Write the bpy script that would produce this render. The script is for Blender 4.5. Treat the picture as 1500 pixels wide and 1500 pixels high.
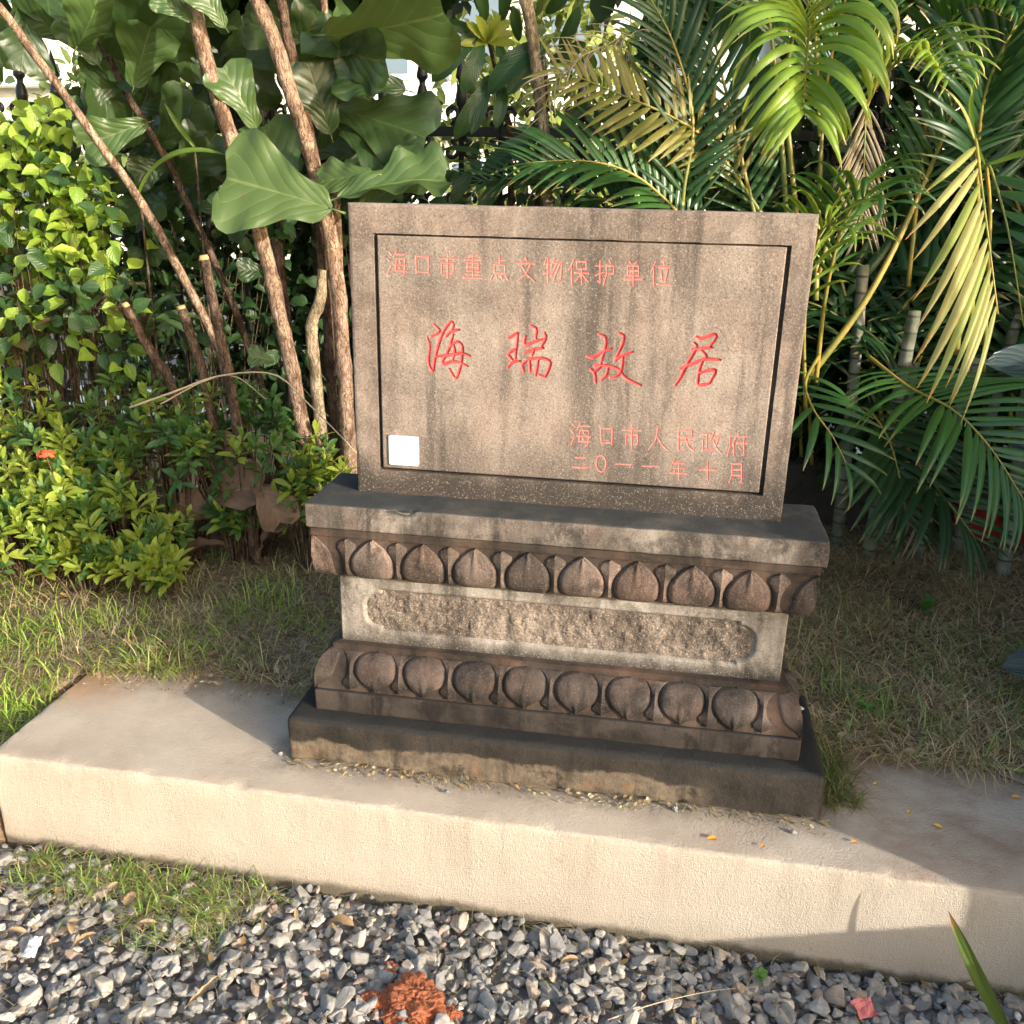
import bpy, bmesh, math, random
import numpy as np
from mathutils import Vector, Matrix, noise as mnoise

# ------------------------------------------------------------------ camera, light, exposure
for o in list(bpy.data.objects):
    bpy.data.objects.remove(o)
scene = bpy.context.scene
COL = scene.collection
rng = random.Random(7)
nrng = np.random.default_rng(11)

CAM = np.array([.20183, -1.86400, 1.37000])
FOC, YAW, PIT, ROL = 1349.4, -.1559, -.3392, .0218
_f = np.array([math.sin(YAW) * math.cos(PIT), math.cos(YAW) * math.cos(PIT), math.sin(PIT)])
_r0 = np.array([math.cos(YAW), -math.sin(YAW), 0])
_u0 = np.cross(_r0, _f)
_R = math.cos(ROL) * _r0 + math.sin(ROL) * _u0
_U = -math.sin(ROL) * _r0 + math.cos(ROL) * _u0

def ray(px, py):
    return _f + _R * (px - 750) / FOC - _U * (py - 750) / FOC
def at_y(px, py, y):
    d = ray(px, py)
    return Vector(CAM + d * (y - CAM[1]) / d[1])
def at_z(px, py, z):
    d = ray(px, py)
    return Vector(CAM + d * (z - CAM[2]) / d[2])

cam_data = bpy.data.cameras.new('camera')
cam_data.sensor_width = 36
cam_data.lens = 36 * FOC / 1500
cam_data.clip_end = 2000
cam_data.clip_start = .05
cam = bpy.data.objects.new('camera', cam_data)
COL.objects.link(cam)
cam.matrix_world = Matrix(((_R[0], _U[0], -_f[0], CAM[0]), (_R[1], _U[1], -_f[1], CAM[1]),
                           (_R[2], _U[2], -_f[2], CAM[2]), (0, 0, 0, 1)))
scene.camera = cam

SUN_EL = math.radians(14.0)
SUN_AZ = (.872, -.490)                       # horizontal direction towards the sun
to_sun = Vector((SUN_AZ[0] * math.cos(SUN_EL), SUN_AZ[1] * math.cos(SUN_EL), math.sin(SUN_EL)))
world = bpy.data.worlds.new('World')
scene.world = world
world.use_nodes = True
wn = world.node_tree.nodes
sky = wn.new('ShaderNodeTexSky')
sky.sky_type = 'NISHITA'
sky.sun_disc = False
sky.sun_elevation = SUN_EL
sky.sun_rotation = math.atan2(SUN_AZ[0], SUN_AZ[1])
sky.air_density = 1.0
sky.dust_density = 4.0
world.node_tree.links.new(sky.outputs[0], wn['Background'].inputs[0])
wn['Background'].inputs[1].default_value = .15

sd = bpy.data.lights.new('sun', 'SUN')
sd.energy = 2.35
sd.angle = math.radians(.6)
sd.color = (1.0, .91, .78)
sun = bpy.data.objects.new('sun', sd)
COL.objects.link(sun)
sun.rotation_euler = (-to_sun).to_track_quat('-Z', 'Y').to_euler()
sun.location = to_sun * 12

scene.view_settings.view_transform = 'Standard'
scene.view_settings.look = 'None'
scene.view_settings.exposure = 1.8
scene.view_settings.gamma = 1

# ------------------------------------------------------------------ helpers
def link(o, parent=None):
    COL.objects.link(o)
    if parent is not None:
        o.parent = parent
    return o
def tag(o, label=None, cat=None, group=None, kind=None):
    if label: o['label'] = label
    if cat: o['category'] = cat
    if group: o['group'] = group
    if kind: o['kind'] = kind
    return o
def empty(name, loc, label, cat, group=None):
    o = bpy.data.objects.new(name, None)
    o.location = loc
    o.empty_display_size = .05
    link(o)
    return tag(o, label, cat, group)
def mesh(name, verts, faces, mats=None, smooth=False, uv=None, col=None, colname='col'):
    """verts (n,3); faces: list of tuples or an (m,k) int array"""
    me = bpy.data.meshes.new(name)
    v = np.asarray(verts, dtype=np.float32)
    me.vertices.add(len(v))
    me.vertices.foreach_set('co', v.ravel())
    if isinstance(faces, np.ndarray):
        k = faces.shape[1]
        loops = faces.ravel().astype(np.int32)
        starts = np.arange(0, len(loops), k, dtype=np.int32)
    else:
        loops = np.array([i for f in faces for i in f], dtype=np.int32)
        starts = np.cumsum([0] + [len(f) for f in faces[:-1]]).astype(np.int32)
    me.loops.add(len(loops))
    me.loops.foreach_set('vertex_index', loops)
    me.polygons.add(len(starts))
    me.polygons.foreach_set('loop_start', starts)
    me.update(calc_edges=True)
    me.polygons.foreach_set('use_smooth', np.full(len(starts), bool(smooth)))
    if uv is not None:
        lay = me.uv_layers.new(name='UVMap')
        lay.data.foreach_set('uv', np.asarray(uv, dtype=np.float32)[loops].ravel())
    if col is not None:
        a = me.attributes.new(colname, 'FLOAT_COLOR', 'POINT')
        c = np.asarray(col, dtype=np.float32)
        if c.shape[1] == 3:
            c = np.concatenate([c, np.ones((len(c), 1), np.float32)], 1)
        a.data.foreach_set('color', c.ravel())
    if mats:
        for m in (mats if isinstance(mats, (list, tuple)) else [mats]):
            me.materials.append(m)
    me.validate()
    return me
def obj(name, me, parent=None, world=None):
    """link a mesh object; vertices are in world space unless world matrix given; parent empties have no rotation"""
    o = bpy.data.objects.new(name, me)
    link(o, parent)
    m = world if world is not None else Matrix.Identity(4)
    if parent is not None:
        # every parent here is placed by location only or by a plain matrix
        o.matrix_parent_inverse = PM(parent).inverted()
    o.matrix_basis = m
    return o
def PM(o):
    m = o.matrix_basis.copy()
    if o.parent is not None:
        m = PM(o.parent) @ o.matrix_parent_inverse @ m
    return m
class Bag:
    """collects geometry of one mesh"""
    def __init__(s): s.v = []; s.f = []; s.c = []; s.n = 0
    def add(s, v, f, c=None):
        v = np.asarray(v, dtype=np.float32); f = np.asarray(f) + s.n
        s.v.append(v); s.f.append(f); s.n += len(v)
        if c is not None: s.c.append(np.broadcast_to(np.asarray(c, np.float32), (len(v), 3)))
    def mesh(s, name, mats, smooth=False):
        ks = {f.shape[1] for f in s.f}
        V = np.concatenate(s.v)
        C = np.concatenate(s.c) if s.c else None
        if len(ks) == 1:
            return mesh(name, V, np.concatenate(s.f), mats, smooth, col=C)
        F = [tuple(r) for f in s.f for r in f]
        return mesh(name, V, F, mats, smooth, col=C)
def grid_faces(nx, ny):
    i = np.arange(nx - 1)[:, None] * ny + np.arange(ny - 1)[None, :]
    i = i.ravel()
    return np.stack([i, i + ny, i + ny + 1, i + 1], 1)
def catmull(pts, n):
    P = [Vector(p) for p in pts]
    P = [P[0] * 2 - P[1]] + P + [P[-1] * 2 - P[-2]]
    out = []
    seg = len(P) - 3
    for k in range(n):
        t = k / (n - 1) * seg
        i = min(int(t), seg - 1); t -= i
        a, b, c, d = P[i:i + 4]
        out.append(.5 * ((2 * b) + (c - a) * t + (2 * a - 5 * b + 4 * c - d) * t * t + (3 * b - a - 3 * c + d) * t ** 3))
    return out
def tube(path, radii, sides=8, rough=0., cap=True, seed=0, flat=1.):
    """tapered tube along a list of Vectors -> verts, quad faces (caps as degenerate quads fan)"""
    n = len(path)
    V = []; prev = None
    for i, p in enumerate(path):
        t = (path[min(i + 1, n - 1)] - path[max(i - 1, 0)]).normalized()
        if prev is None:
            a = Vector((1, 0, 0)) if abs(t.x) < .8 else Vector((0, 1, 0))
            prev = (a - t * a.dot(t)).normalized()
        else:
            prev = (prev - t * prev.dot(t)).normalized()
        b = t.cross(prev)
        for k in range(sides):
            an = 2 * math.pi * k / sides
            r = radii[i]
            d = prev * math.cos(an) + b * math.sin(an) * flat
            if rough:
                q = p + d * r
                r *= 1 + rough * mnoise.noise(Vector((q.x * 40, q.y * 40, q.z * 12 + seed)))+ rough*.6 * mnoise.noise(Vector((q.x * 130, q.y * 130, q.z * 60 + seed)))
            V.append(p + d * r)
    F = []
    for i in range(n - 1):
        for k in range(sides):
            k2 = (k + 1) % sides
            F.append((i * sides + k, i * sides + k2, (i + 1) * sides + k2, (i + 1) * sides + k))
    if cap:
        for base, sgn in ((0, 1), ((n - 1) * sides, -1)):
            c = sum((V[base + k] for k in range(sides)), Vector()) / sides
            V.append(c); ci = len(V) - 1
            for k in range(0, sides, 2):
                q = (base + k, base + (k + 1) % sides, base + (k + 2) % sides, ci)
                F.append(q if sgn < 0 else q[::-1])
    return np.array([tuple(v) for v in V], dtype=np.float32), np.array(F)
def rounded_box(x0, x1, y0, y1, z0, z1, b=.008, res=.02, wob=.0012, chips=(), bseg=3, seed=0, freq=14):
    def axis(a, c):
        n = max(2, int((c - a - 2 * b) / res))
        mid = np.linspace(a + b, c - b, n + 1)
        e = np.array([1 - math.cos(math.pi / 2 * k / bseg) for k in range(bseg)]) * b
        # use equal angular steps on the round
        lo = a + b - b * np.array([math.tan(math.pi / 4 * (1 - k / bseg)) for k in range(bseg)])
        hi = c - b + b * np.array([math.tan(math.pi / 4 * ((k + 1) / bseg)) for k in range(bseg)])
        return np.concatenate([lo, mid, hi])
    ax = [axis(x0, x1), axis(y0, y1), axis(z0, z1)]
    lo = np.array([x0, y0, z0]); hi = np.array([x1, y1, z1])
    V = []; F = []; n = 0
    for d in range(3):
        u, w = (d + 1) % 3, (d + 2) % 3
        for side in (0, 1):
            A, B = np.meshgrid(ax[u], ax[w], indexing='ij')
            P = np.zeros(A.shape + (3,))
            P[..., u] = A; P[..., w] = B; P[..., d] = (lo[d], hi[d])[side]
            f = grid_faces(len(ax[u]), len(ax[w]))
            if side == 0: f = f[:, ::-1]
            V.append(P.reshape(-1, 3)); F.append(f + n); n += P.shape[0] * P.shape[1]
    V = np.concatenate(V); F = np.concatenate(F)
    q = np.clip(V, lo + b, hi - b)
    d = V - q
    L = np.linalg.norm(d, axis=1, keepdims=True)
    V = q + d / np.maximum(L, 1e-9) * b
    nrm = d / np.maximum(L, 1e-9)
    key = np.round(V / 1e-5).astype(np.int64)
    _, idx, inv = np.unique(key, axis=0, return_index=True, return_inverse=True)
    inv = inv.ravel()
    V = V[idx]; nrm = nrm[idx]; F = inv[F]
    edge = (np.abs(nrm) > .25).sum(1) > 1
    for i in range(len(V)):
        p = Vector(V[i])
        h = mnoise.noise(p * freq + Vector((seed, 0, 0))) * wob
        if edge[i]:
            h -= abs(mnoise.noise(p * 45 + Vector((0, seed, 3)))) * wob * 1.6 - wob * .3
        for (c, r, dep) in chips:
            dd = (p - Vector(c)).length / r
            if dd < 1:
                h -= dep * (1 - dd * dd) * (1 + .5 * mnoise.noise(p * 90))
        V[i] += nrm[i] * h
    return V, F

# ------------------------------------------------------------------ node helpers
class NB:
    def __init__(s, name):
        s.m = bpy.data.materials.new(name)
        s.m.use_nodes = True
        s.t = s.m.node_tree
        s.t.nodes.clear()
        s.out = s.t.nodes.new('ShaderNodeOutputMaterial')
    def n(s, typ, **kw):
        x = s.t.nodes.new('ShaderNode' + typ)
        for k, v in kw.items(): setattr(x, k, v)
        return x
    def set(s, sock, v):
        if v is None: return
        if hasattr(v, 'is_output') or isinstance(v, bpy.types.NodeSocket):
            s.t.links.new(v, sock)
        elif isinstance(v, (tuple, list)) and len(v) == 3 and sock.type == 'RGBA':
            sock.default_value = (*v, 1)
        else:
            sock.default_value = v
    def pos(s): return s.n('NewGeometry').outputs['Position']
    def objc(s): return s.n('TexCoord').outputs['Object']
    def uv(s): return s.n('TexCoord').outputs['UV']
    def rnd(s): return s.n('ObjectInfo').outputs['Random']
    def attr(s, name): return s.n('Attribute', attribute_name=name).outputs['Color']
    def mapping(s, v, scale=(1, 1, 1), loc=(0, 0, 0), rot=(0, 0, 0)):
        x = s.n('Mapping'); s.set(x.inputs[0], v); x.inputs['Scale'].default_value = scale
        x.inputs['Location'].default_value = loc; x.inputs['Rotation'].default_value = rot
        return x.outputs[0]
    def noise(s, v, scale, detail=4, rough=.55, dist=0.):
        x = s.n('TexNoise'); s.set(x.inputs['Vector'], v); x.inputs['Scale'].default_value = scale
        x.inputs['Detail'].default_value = detail; x.inputs['Roughness'].default_value = rough
        x.inputs['Distortion'].default_value = dist
        return x.outputs['Fac']
    def voro(s, v, scale, feature='F1', out='Distance', rnd=1.):
        x = s.n('TexVoronoi', feature=feature); s.set(x.inputs['Vector'], v); x.inputs['Scale'].default_value = scale
        if 'Randomness' in x.inputs: x.inputs['Randomness'].default_value = rnd
        return x.outputs[out]
    def ramp(s, f, stops, interp='LINEAR'):
        x = s.n('ValToRGB'); s.set(x.inputs[0], f)
        cr = x.color_ramp; cr.interpolation = interp
        while len(cr.elements) < len(stops): cr.elements.new(.5)
        for e, (p, c) in zip(cr.elements, stops):
            e.position = p
            e.color = (c, c, c, 1) if isinstance(c, (int, float)) else (*c, 1)
        return x.outputs[0]
    def mix(s, f, a, b, mode='MIX'):
        x = s.n('Mix', data_type='RGBA', blend_type=mode)
        s.set(x.inputs[0], f); s.set(x.inputs[6], a); s.set(x.inputs[7], b)
        return x.outputs[2]
    def math(s, op, a, b=None, c=None, clamp=False):
        x = s.n('Math', operation=op, use_clamp=clamp)
        s.set(x.inputs[0], a); s.set(x.inputs[1], b); s.set(x.inputs[2], c)
        return x.outputs[0]
    def sep(s, v):
        x = s.n('SeparateXYZ'); s.set(x.inputs[0], v); return x.outputs
    def smooth(s, v, a, b):
        x = s.n('MapRange', interpolation_type='SMOOTHSTEP'); s.set(x.inputs[0], v)
        x.inputs[1].default_value = a; x.inputs[2].default_value = b
        return x.outputs[0]
    def bump(s, h, strength, dist=.01, normal=None):
        x = s.n('Bump'); x.inputs['Strength'].default_value = strength; x.inputs['Distance'].default_value = dist
        s.set(x.inputs['Height'], h); s.set(x.inputs['Normal'], normal)
        return x.outputs[0]
    def hsv(s, c, h=.5, sa=1., v=1.):
        x = s.n('HueSaturation'); s.set(x.inputs['Hue'], h); s.set(x.inputs['Saturation'], sa); s.set(x.inputs['Value'], v)
        s.set(x.inputs['Color'], c); return x.outputs[0]
    def principled(s, color, rough=.8, normal=None, spec=.5, metallic=0., **kw):
        x = s.n('BsdfPrincipled')
        s.set(x.inputs['Base Color'], color); s.set(x.inputs['Roughness'], rough); s.set(x.inputs['Normal'], normal)
        s.set(x.inputs['Specular IOR Level'], spec); s.set(x.inputs['Metallic'], metallic)
        for k, v in kw.items(): s.set(x.inputs[k], v)
        return x.outputs[0]
    def done(s, sh):
        s.t.links.new(sh, s.out.inputs[0]); return s.m

def simple(name, color, rough=.7, spec=.4, metallic=0., var=.12, scale=30, bump=.1):
    b = NB(name); p = b.pos()
    n = b.noise(p, scale, 5)
    c = b.mix(n, tuple(x * (1 - var) for x in color), tuple(min(1, x * (1 + var)) for x in color))
    return b.done(b.principled(c, rough, b.bump(b.noise(p, scale * 4, 4), bump, .004), spec, metallic))

def stone(name, light, dark, grime=(.03, .026, .022), g_amt=.5, streak=.5, speck=.5, top_grime=None, rough_bump=.35, red=.0, zdark=None, pale=None, vary=0., black=0.):
    b = NB(name); p = b.pos()
    big = b.noise(p, 3.2, 5, .6)
    mid = b.noise(p, 13, 5, .62)
    c = b.mix(b.ramp(b.math('MULTIPLY_ADD', mid, .5, b.math('MULTIPLY', big, .5)), [(.36, 0.), (.62, 1.)]), dark, light)
    if red:
        rn = b.ramp(b.noise(b.mapping(p, (1, 1, 1), (4, 2, 7)), 9, 4), [(.45, 0.), (.7, 1.)])
        c = b.mix(b.math('MULTIPLY', rn, red), c, (.30, .15, .10))
    if pale:
        pn = b.ramp(b.noise(b.mapping(p, (1, 1, .6), (1, 5, 3)), 11, 5, .65), [(.50, 0.), (.66, 1.)])
        c = b.mix(b.math('MULTIPLY', pn, pale), c, (.46, .42, .36))
    # rain streaks run down the faces
    st = b.noise(b.mapping(p, (24, 24, 2.2)), 1.0, 5, .6, .3)
    st2 = b.noise(b.mapping(p, (7, 7, .9), (3, 1, 0)), 1.0, 4, .6, .4)
    sm = b.math('MULTIPLY', b.ramp(st, [(.44, 0.), (.62, 1.)]), b.ramp(st2, [(.40, 0.), (.58, 1.)]))
    c = b.mix(b.math('MULTIPLY', sm, streak), c, tuple(x * 1.0 for x in grime))
    gn = b.ramp(b.noise(b.mapping(p, (1, 1, 1), (9, 3, 1)), 6.5, 7, .68), [(.48, 0.), (.68, 1.)])
    c = b.mix(b.math('MULTIPLY', gn, g_amt), c, grime)
    if zdark:  # darker towards the foot of the part
        z0, z1, amt = zdark
        zz = b.math('ADD', b.sep(p)[2], b.math('MULTIPLY', b.math('SUBTRACT', b.noise(b.mapping(p, (9, 9, 3)), 1.0, 5, .65), .5), abs(z1 - z0) * 1.7))
        c = b.mix(b.math('MULTIPLY', b.smooth(zz, z1, z0), amt), c, grime)
    if black:                                    # crusts of black algae with ragged edges
        bl_ = b.ramp(b.noise(b.mapping(p, (1, 1, .75), (7, 7, 2)), 10, 8, .74, .4), [(.52, 0.), (.60, 1.)])
        c = b.mix(b.math('MULTIPLY', bl_, black), c, tuple(x * .6 for x in grime))
    if vary:
        c = b.hsv(c, .5, 1., b.math('MULTIPLY_ADD', b.rnd(), vary, 1 - vary * .55))
    fine = b.noise(p, 250, 3, .7)
    c = b.mix(b.math('MULTIPLY', b.ramp(fine, [(.34, 1.), (.47, 0.)]), speck), c, (.045, .038, .034))
    c = b.mix(b.math('MULTIPLY', b.ramp(fine, [(.56, 0.), (.70, 1.)]), speck * .8), c, tuple(min(.5, x * 1.75) for x in light))
    wh = b.ramp(b.voro(p, 62), [(.035, 1.), (.06, 0.)])
    sel = b.ramp(b.noise(p, 23, 2), [(.55, 0.), (.62, 1.)])
    c = b.mix(b.math('MULTIPLY', b.math('MULTIPLY', wh, sel), .6), c, tuple(min(.55, x * 2.4 + .03) for x in light))
    if top_grime:
        nz = b.sep(b.n('NewGeometry').outputs['Normal'])[2]
        k = b.math('MULTIPLY', b.smooth(nz, .3, .9), b.ramp(b.noise(p, 7, 5, .6), [(.25, .55), (.6, 1.)]))
        c = b.mix(b.math('MULTIPLY', k, top_grime[1]), c, top_grime[0])
    h = b.math('ADD', b.math('MULTIPLY', fine, .5), b.math('ADD', b.noise(p, 90, 4, .7), b.math('MULTIPLY', b.noise(p, 900, 2), .25)))
    nrm = b.bump(h, rough_bump, .0035)
    return b.done(b.principled(c, .88, nrm, .25))

def leaf_mat(name, colA, colB, trans, gloss=.38, veins=0., vein_col=(.35, .42, .12), tfac=.35, attr=False, edge=None, vn=7., spots=0., spec=.5):
    b = NB(name)
    if attr:
        base = b.attr('col')
        r = b.noise(b.pos(), 3., 2)
    else:
        r = b.rnd()
        base = b.mix(r, colA, colB)
    n = b.noise(b.pos(), 28, 4, .6)
    base = b.mix(b.math('MULTIPLY', n, .35), base, tuple(x * .55 for x in colA), 'MIX')
    normal = None
    if veins or edge:
        u = b.sep(b.uv())
        du = b.math('ABSOLUTE', b.math('SUBTRACT', u[0], .5))
    if veins:
        mid = b.smooth(du, .022, .008)
        ph = b.math('ADD', b.math('SUBTRACT', b.math('MULTIPLY', b.math('POWER', u[1], .8), vn), b.math('MULTIPLY', du, vn * .85)), b.math('MULTIPLY', b.noise(b.uv(), 3., 2), .55))
        fr = b.math('ABSOLUTE', b.math('SUBTRACT', b.math('FRACT', ph), .5))
        sv = b.math('MULTIPLY', b.smooth(fr, .045, .012), b.smooth(du, .5, .30))
        v = b.math('MAXIMUM', mid, b.math('MULTIPLY', sv, .75))
        nn = b.smooth(b.noise(b.uv(), 60, 2), .35, .6)
        base = b.mix(b.math('MULTIPLY', v, veins), base, vein_col)
        quilt = b.math('MULTIPLY', b.smooth(fr, .0, .4), -1)
        normal = b.bump(b.math('ADD', b.math('MULTIPLY', quilt, -1.), b.math('MULTIPLY', v, -.6)), .28, .004)
    if spots:
        sp = b.ramp(b.noise(b.pos(), 17, 6, .7), [(.60, 0.), (.70, 1.)])
        base = b.mix(b.math('MULTIPLY', sp, spots), base, (.20, .10, .04))
    if edge:
        e = b.smooth(b.math('ADD', u[1], b.math('MULTIPLY', b.noise(b.pos(), 40, 3), .2)), .93, 1.08)
        base = b.mix(e, base, edge)
    p = b.principled(base, b.math('MULTIPLY_ADD', n, .25, gloss - .1), normal, spec)
    t = b.n('BsdfTranslucent')
    b.set(t.inputs[0], b.mix(.65, base, trans, 'MIX')); b.set(t.inputs['Normal'], normal)
    mx = b.n('MixShader'); mx.inputs[0].default_value = tfac
    b.t.links.new(p, mx.inputs[1]); b.t.links.new(t.outputs[0], mx.inputs[2])
    return b.done(mx.outputs[0])
# ------------------------------------------------------------------ materials
M = {}
M['slab'] = stone('stone_slab', (.265, .217, .185), (.160, .128, .109), g_amt=.40, streak=.62, speck=.55, grime=(.034, .029, .026), zdark=(.685, .80, .95), red=.12, black=.15)
M['panel'] = stone('stone_panel', (.285, .236, .203), (.180, .146, .126), g_amt=.40, streak=.80, speck=.58, grime=(.052, .044, .039), zdark=(.64, .88, .60), red=.14, black=.14)
M['cap'] = stone('stone_cap', (.175, .148, .130), (.070, .058, .051), g_amt=.68, streak=.9, speck=.45, grime=(.016, .016, .015), top_grime=((.030, .034, .035), .97), red=.16, pale=.4, black=.6)
M['frieze'] = stone('stone_frieze', (.064, .049, .040), (.024, .018, .015), g_amt=.65, streak=.7, speck=.4, grime=(.008, .007, .006), red=.2, black=.5)
M['petal'] = stone('stone_petal', (.145, .113, .097), (.055, .042, .036), g_amt=.65, streak=.7, speck=.66, grime=(.014, .012, .010), red=.22, rough_bump=.7, vary=.8, black=.65)
M['waist'] = stone('stone_waist', (.35, .320, .285), (.180, .153, .134), g_amt=.55, streak=.8, speck=.45, grime=(.026, .021, .018), zdark=(.288, .340, .9), pale=.6, black=.45)
M['rough'] = stone('stone_rough', (.27, .222, .185), (.105, .083, .069), g_amt=.55, streak=.4, speck=.9, grime=(.022, .018, .015), rough_bump=1., black=.5)
M['fillet'] = stone('stone_fillet', (.058, .046, .040), (.017, .014, .012), g_amt=.7, streak=.85, speck=.4, grime=(.006, .005, .005), top_grime=((.014, .014, .014), .92), black=.7)
M['lpetal'] = stone('stone_lower_petal', (.100, .081, .073), (.036, .029, .026), g_amt=.55, streak=.8, speck=.55, grime=(.010, .009, .008), red=.14, zdark=(.19, .235, .92), rough_bump=.6, vary=.65, black=.6)

def base_mat():
    b = NB('stone_base'); p = b.pos(); s = b.sep(p)
    n = b.noise(p, 9, 6, .65)
    c = b.mix(b.ramp(n, [(.35, 0.), (.65, 1.)]), (.012, .010, .008), (.036, .029, .024))
    # lower half: mortar and sand coloured skin with a ragged upper edge
    e = b.math('ADD', s[2], b.math('MULTIPLY', b.math('SUBTRACT', b.noise(b.mapping(p, (5, 5, 9)), 1.2, 6, .6), .5), .09))
    lo = b.smooth(e, .072, .062)
    xr = b.smooth(b.math('ADD', s[0], b.math('MULTIPLY', b.noise(p, 6, 3), .12)), .46, .40)
    m = b.mix(b.ramp(b.noise(p, 30, 6, .7), [(.35, 0.), (.65, 1.)]), (.080, .062, .045), (.175, .138, .100))
    m = b.mix(b.ramp(b.noise(b.mapping(p, (1, 1, 1), (3, 3, 3)), 11, 5, .7), [(.55, 0.), (.63, 1.)]), m, (.035, .026, .020))
    m = b.mix(b.math('MULTIPLY', b.ramp(b.noise(p, 16, 4), [(.55, 0.), (.7, 1.)]), .5), m, (.20, .105, .05))
    c = b.mix(b.math('MULTIPLY', b.math('MULTIPLY', lo, xr), .9), c, m)
    # pale salt line right above the ledge
    k = b.smooth(b.math('ADD', s[2], b.math('MULTIPLY', b.noise(p, 25, 4), .018)), .022, .010)
    c = b.mix(b.math('MULTIPLY', k, .65), c, (.22, .18, .13))
    st = b.ramp(b.noise(b.mapping(p, (26, 26, 3)), 1., 4), [(.5, 0.), (.7, 1.)])
    c = b.mix(b.math('MULTIPLY', st, .6), c, (.010, .008, .007))
    f = b.noise(p, 300, 3, .6)
    c = b.mix(b.ramp(f, [(.6, 0.), (.8, .45)]), c, (.20, .165, .125))
    nz = b.sep(b.n('NewGeometry').outputs['Normal'])[2]
    c = b.mix(b.math('MULTIPLY', b.smooth(nz, .15, .8), .94), c, (.016, .016, .016))
    h = b.math('ADD', f, b.math('MULTIPLY', b.noise(p, 60, 5, .7), 2.))
    return b.done(b.principled(c, .85, b.bump(h, .45, .004), .3))
M['base'] = base_mat()

def ledge_mat():
    b = NB('painted_render'); p = b.pos(); s = b.sep(p)
    c = b.mix(b.ramp(b.noise(p, 5, 5, .6), [(.3, 0.), (.7, 1.)]), (.53, .455, .37), (.61, .535, .445))
    # dusty, rust and soil marks on the top
    nz = b.sep(b.n('NewGeometry').outputs['Normal'])[2]
    top = b.smooth(nz, .4, .9)
    d1 = b.ramp(b.noise(b.mapping(p, (1, 1, 1), (2, 0, 0)), 4.5, 6, .65), [(.42, 0.), (.68, 1.)])
    c = b.mix(b.math('MULTIPLY', b.math('MULTIPLY', d1, top), .5), c, (.36, .26, .19))
    c = b.mix(b.math('MULTIPLY', top, .12), c, (.36, .30, .25))
    rst = b.math('MULTIPLY', b.smooth(s[0], -1.15, -1.32), b.smooth(s[1], .08, .22))
    c = b.mix(b.math('MULTIPLY', b.math('MULTIPLY', rst, top), b.ramp(b.noise(p, 9, 4), [(.3, .2), (.7, .8)])), c, (.44, .21, .07))
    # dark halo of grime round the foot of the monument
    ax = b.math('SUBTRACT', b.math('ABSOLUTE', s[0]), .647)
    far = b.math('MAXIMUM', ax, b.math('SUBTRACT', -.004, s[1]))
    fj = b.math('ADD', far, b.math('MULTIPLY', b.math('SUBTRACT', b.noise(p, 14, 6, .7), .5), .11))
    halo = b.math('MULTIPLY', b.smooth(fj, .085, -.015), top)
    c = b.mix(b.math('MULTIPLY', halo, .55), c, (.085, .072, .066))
    # reddish earth washed over the right of the top
    rw = b.math('MULTIPLY', b.smooth(s[0], .62, .80), b.ramp(b.noise(b.mapping(p, (1, 1.4, 1), (8, 1, 0)), 5.5, 7, .7), [(.44, 0.), (.66, 1.)]))
    c = b.mix(b.math('MULTIPLY', b.math('MULTIPLY', rw, top), .6), c, (.30, .17, .11))
    # earth creeping over the back edge
    bk = b.math('ADD', s[1], b.math('MULTIPLY', b.math('SUBTRACT', b.noise(p, 8, 6, .7), .5), .22))
    c = b.mix(b.math('MULTIPLY', b.smooth(bk, .17, .36), .7), c, (.15, .095, .06))
    # moss and damp at the foot of the front face
    zz = b.math('ADD', s[2], b.math('MULTIPLY', b.math('SUBTRACT', b.noise(b.mapping(p, (1, 1, 1.)), 13, 6, .7), .5), .05))
    ft = b.smooth(zz, -.232, -.258)
    c = b.mix(b.math('MULTIPLY', ft, .85), c, (.055, .050, .028))
    c = b.mix(b.math('MULTIPLY', b.smooth(zz, -.17, -.26), .22), c, (.25, .19, .13))
    # drip marks below the arris, and scuffs
    dr = b.math('MULTIPLY', b.ramp(b.noise(b.mapping(p, (17, 17, 1.3)), 1., 5, .65), [(.53, 0.), (.70, 1.)]), b.smooth(s[2], -.26, -.02))
    c = b.mix(b.math('MULTIPLY', b.math('MULTIPLY', dr, b.math('SUBTRACT', 1., top)), .30), c, (.28, .22, .165))
    sc_ = b.ramp(b.noise(b.mapping(p, (1, 1, 1), (5, 9, 4)), 21, 7, .75), [(.60, 0.), (.68, 1.)])
    c = b.mix(b.math('MULTIPLY', sc_, .28), c, (.27, .215, .165))
    f = b.noise(b.mapping(p, (1, 1, 1.15)), 300, 3, .7)
    c = b.mix(b.math('MULTIPLY', b.ramp(b.noise(p, 420, 2), [(.3, 1.), (.42, 0.)]), .25), c, (.22, .17, .13))
    h = b.math('ADD', b.math('MULTIPLY', f, 1.6), b.math('MULTIPLY', b.noise(p, 110, 3, .6), .9))
    h = b.math('ADD', h, b.math('MULTIPLY', b.noise(p, 30, 3), .6))
    return b.done(b.principled(c, .82, b.bump(h, 1., .005), .3))
M['ledge'] = ledge_mat()

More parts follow.
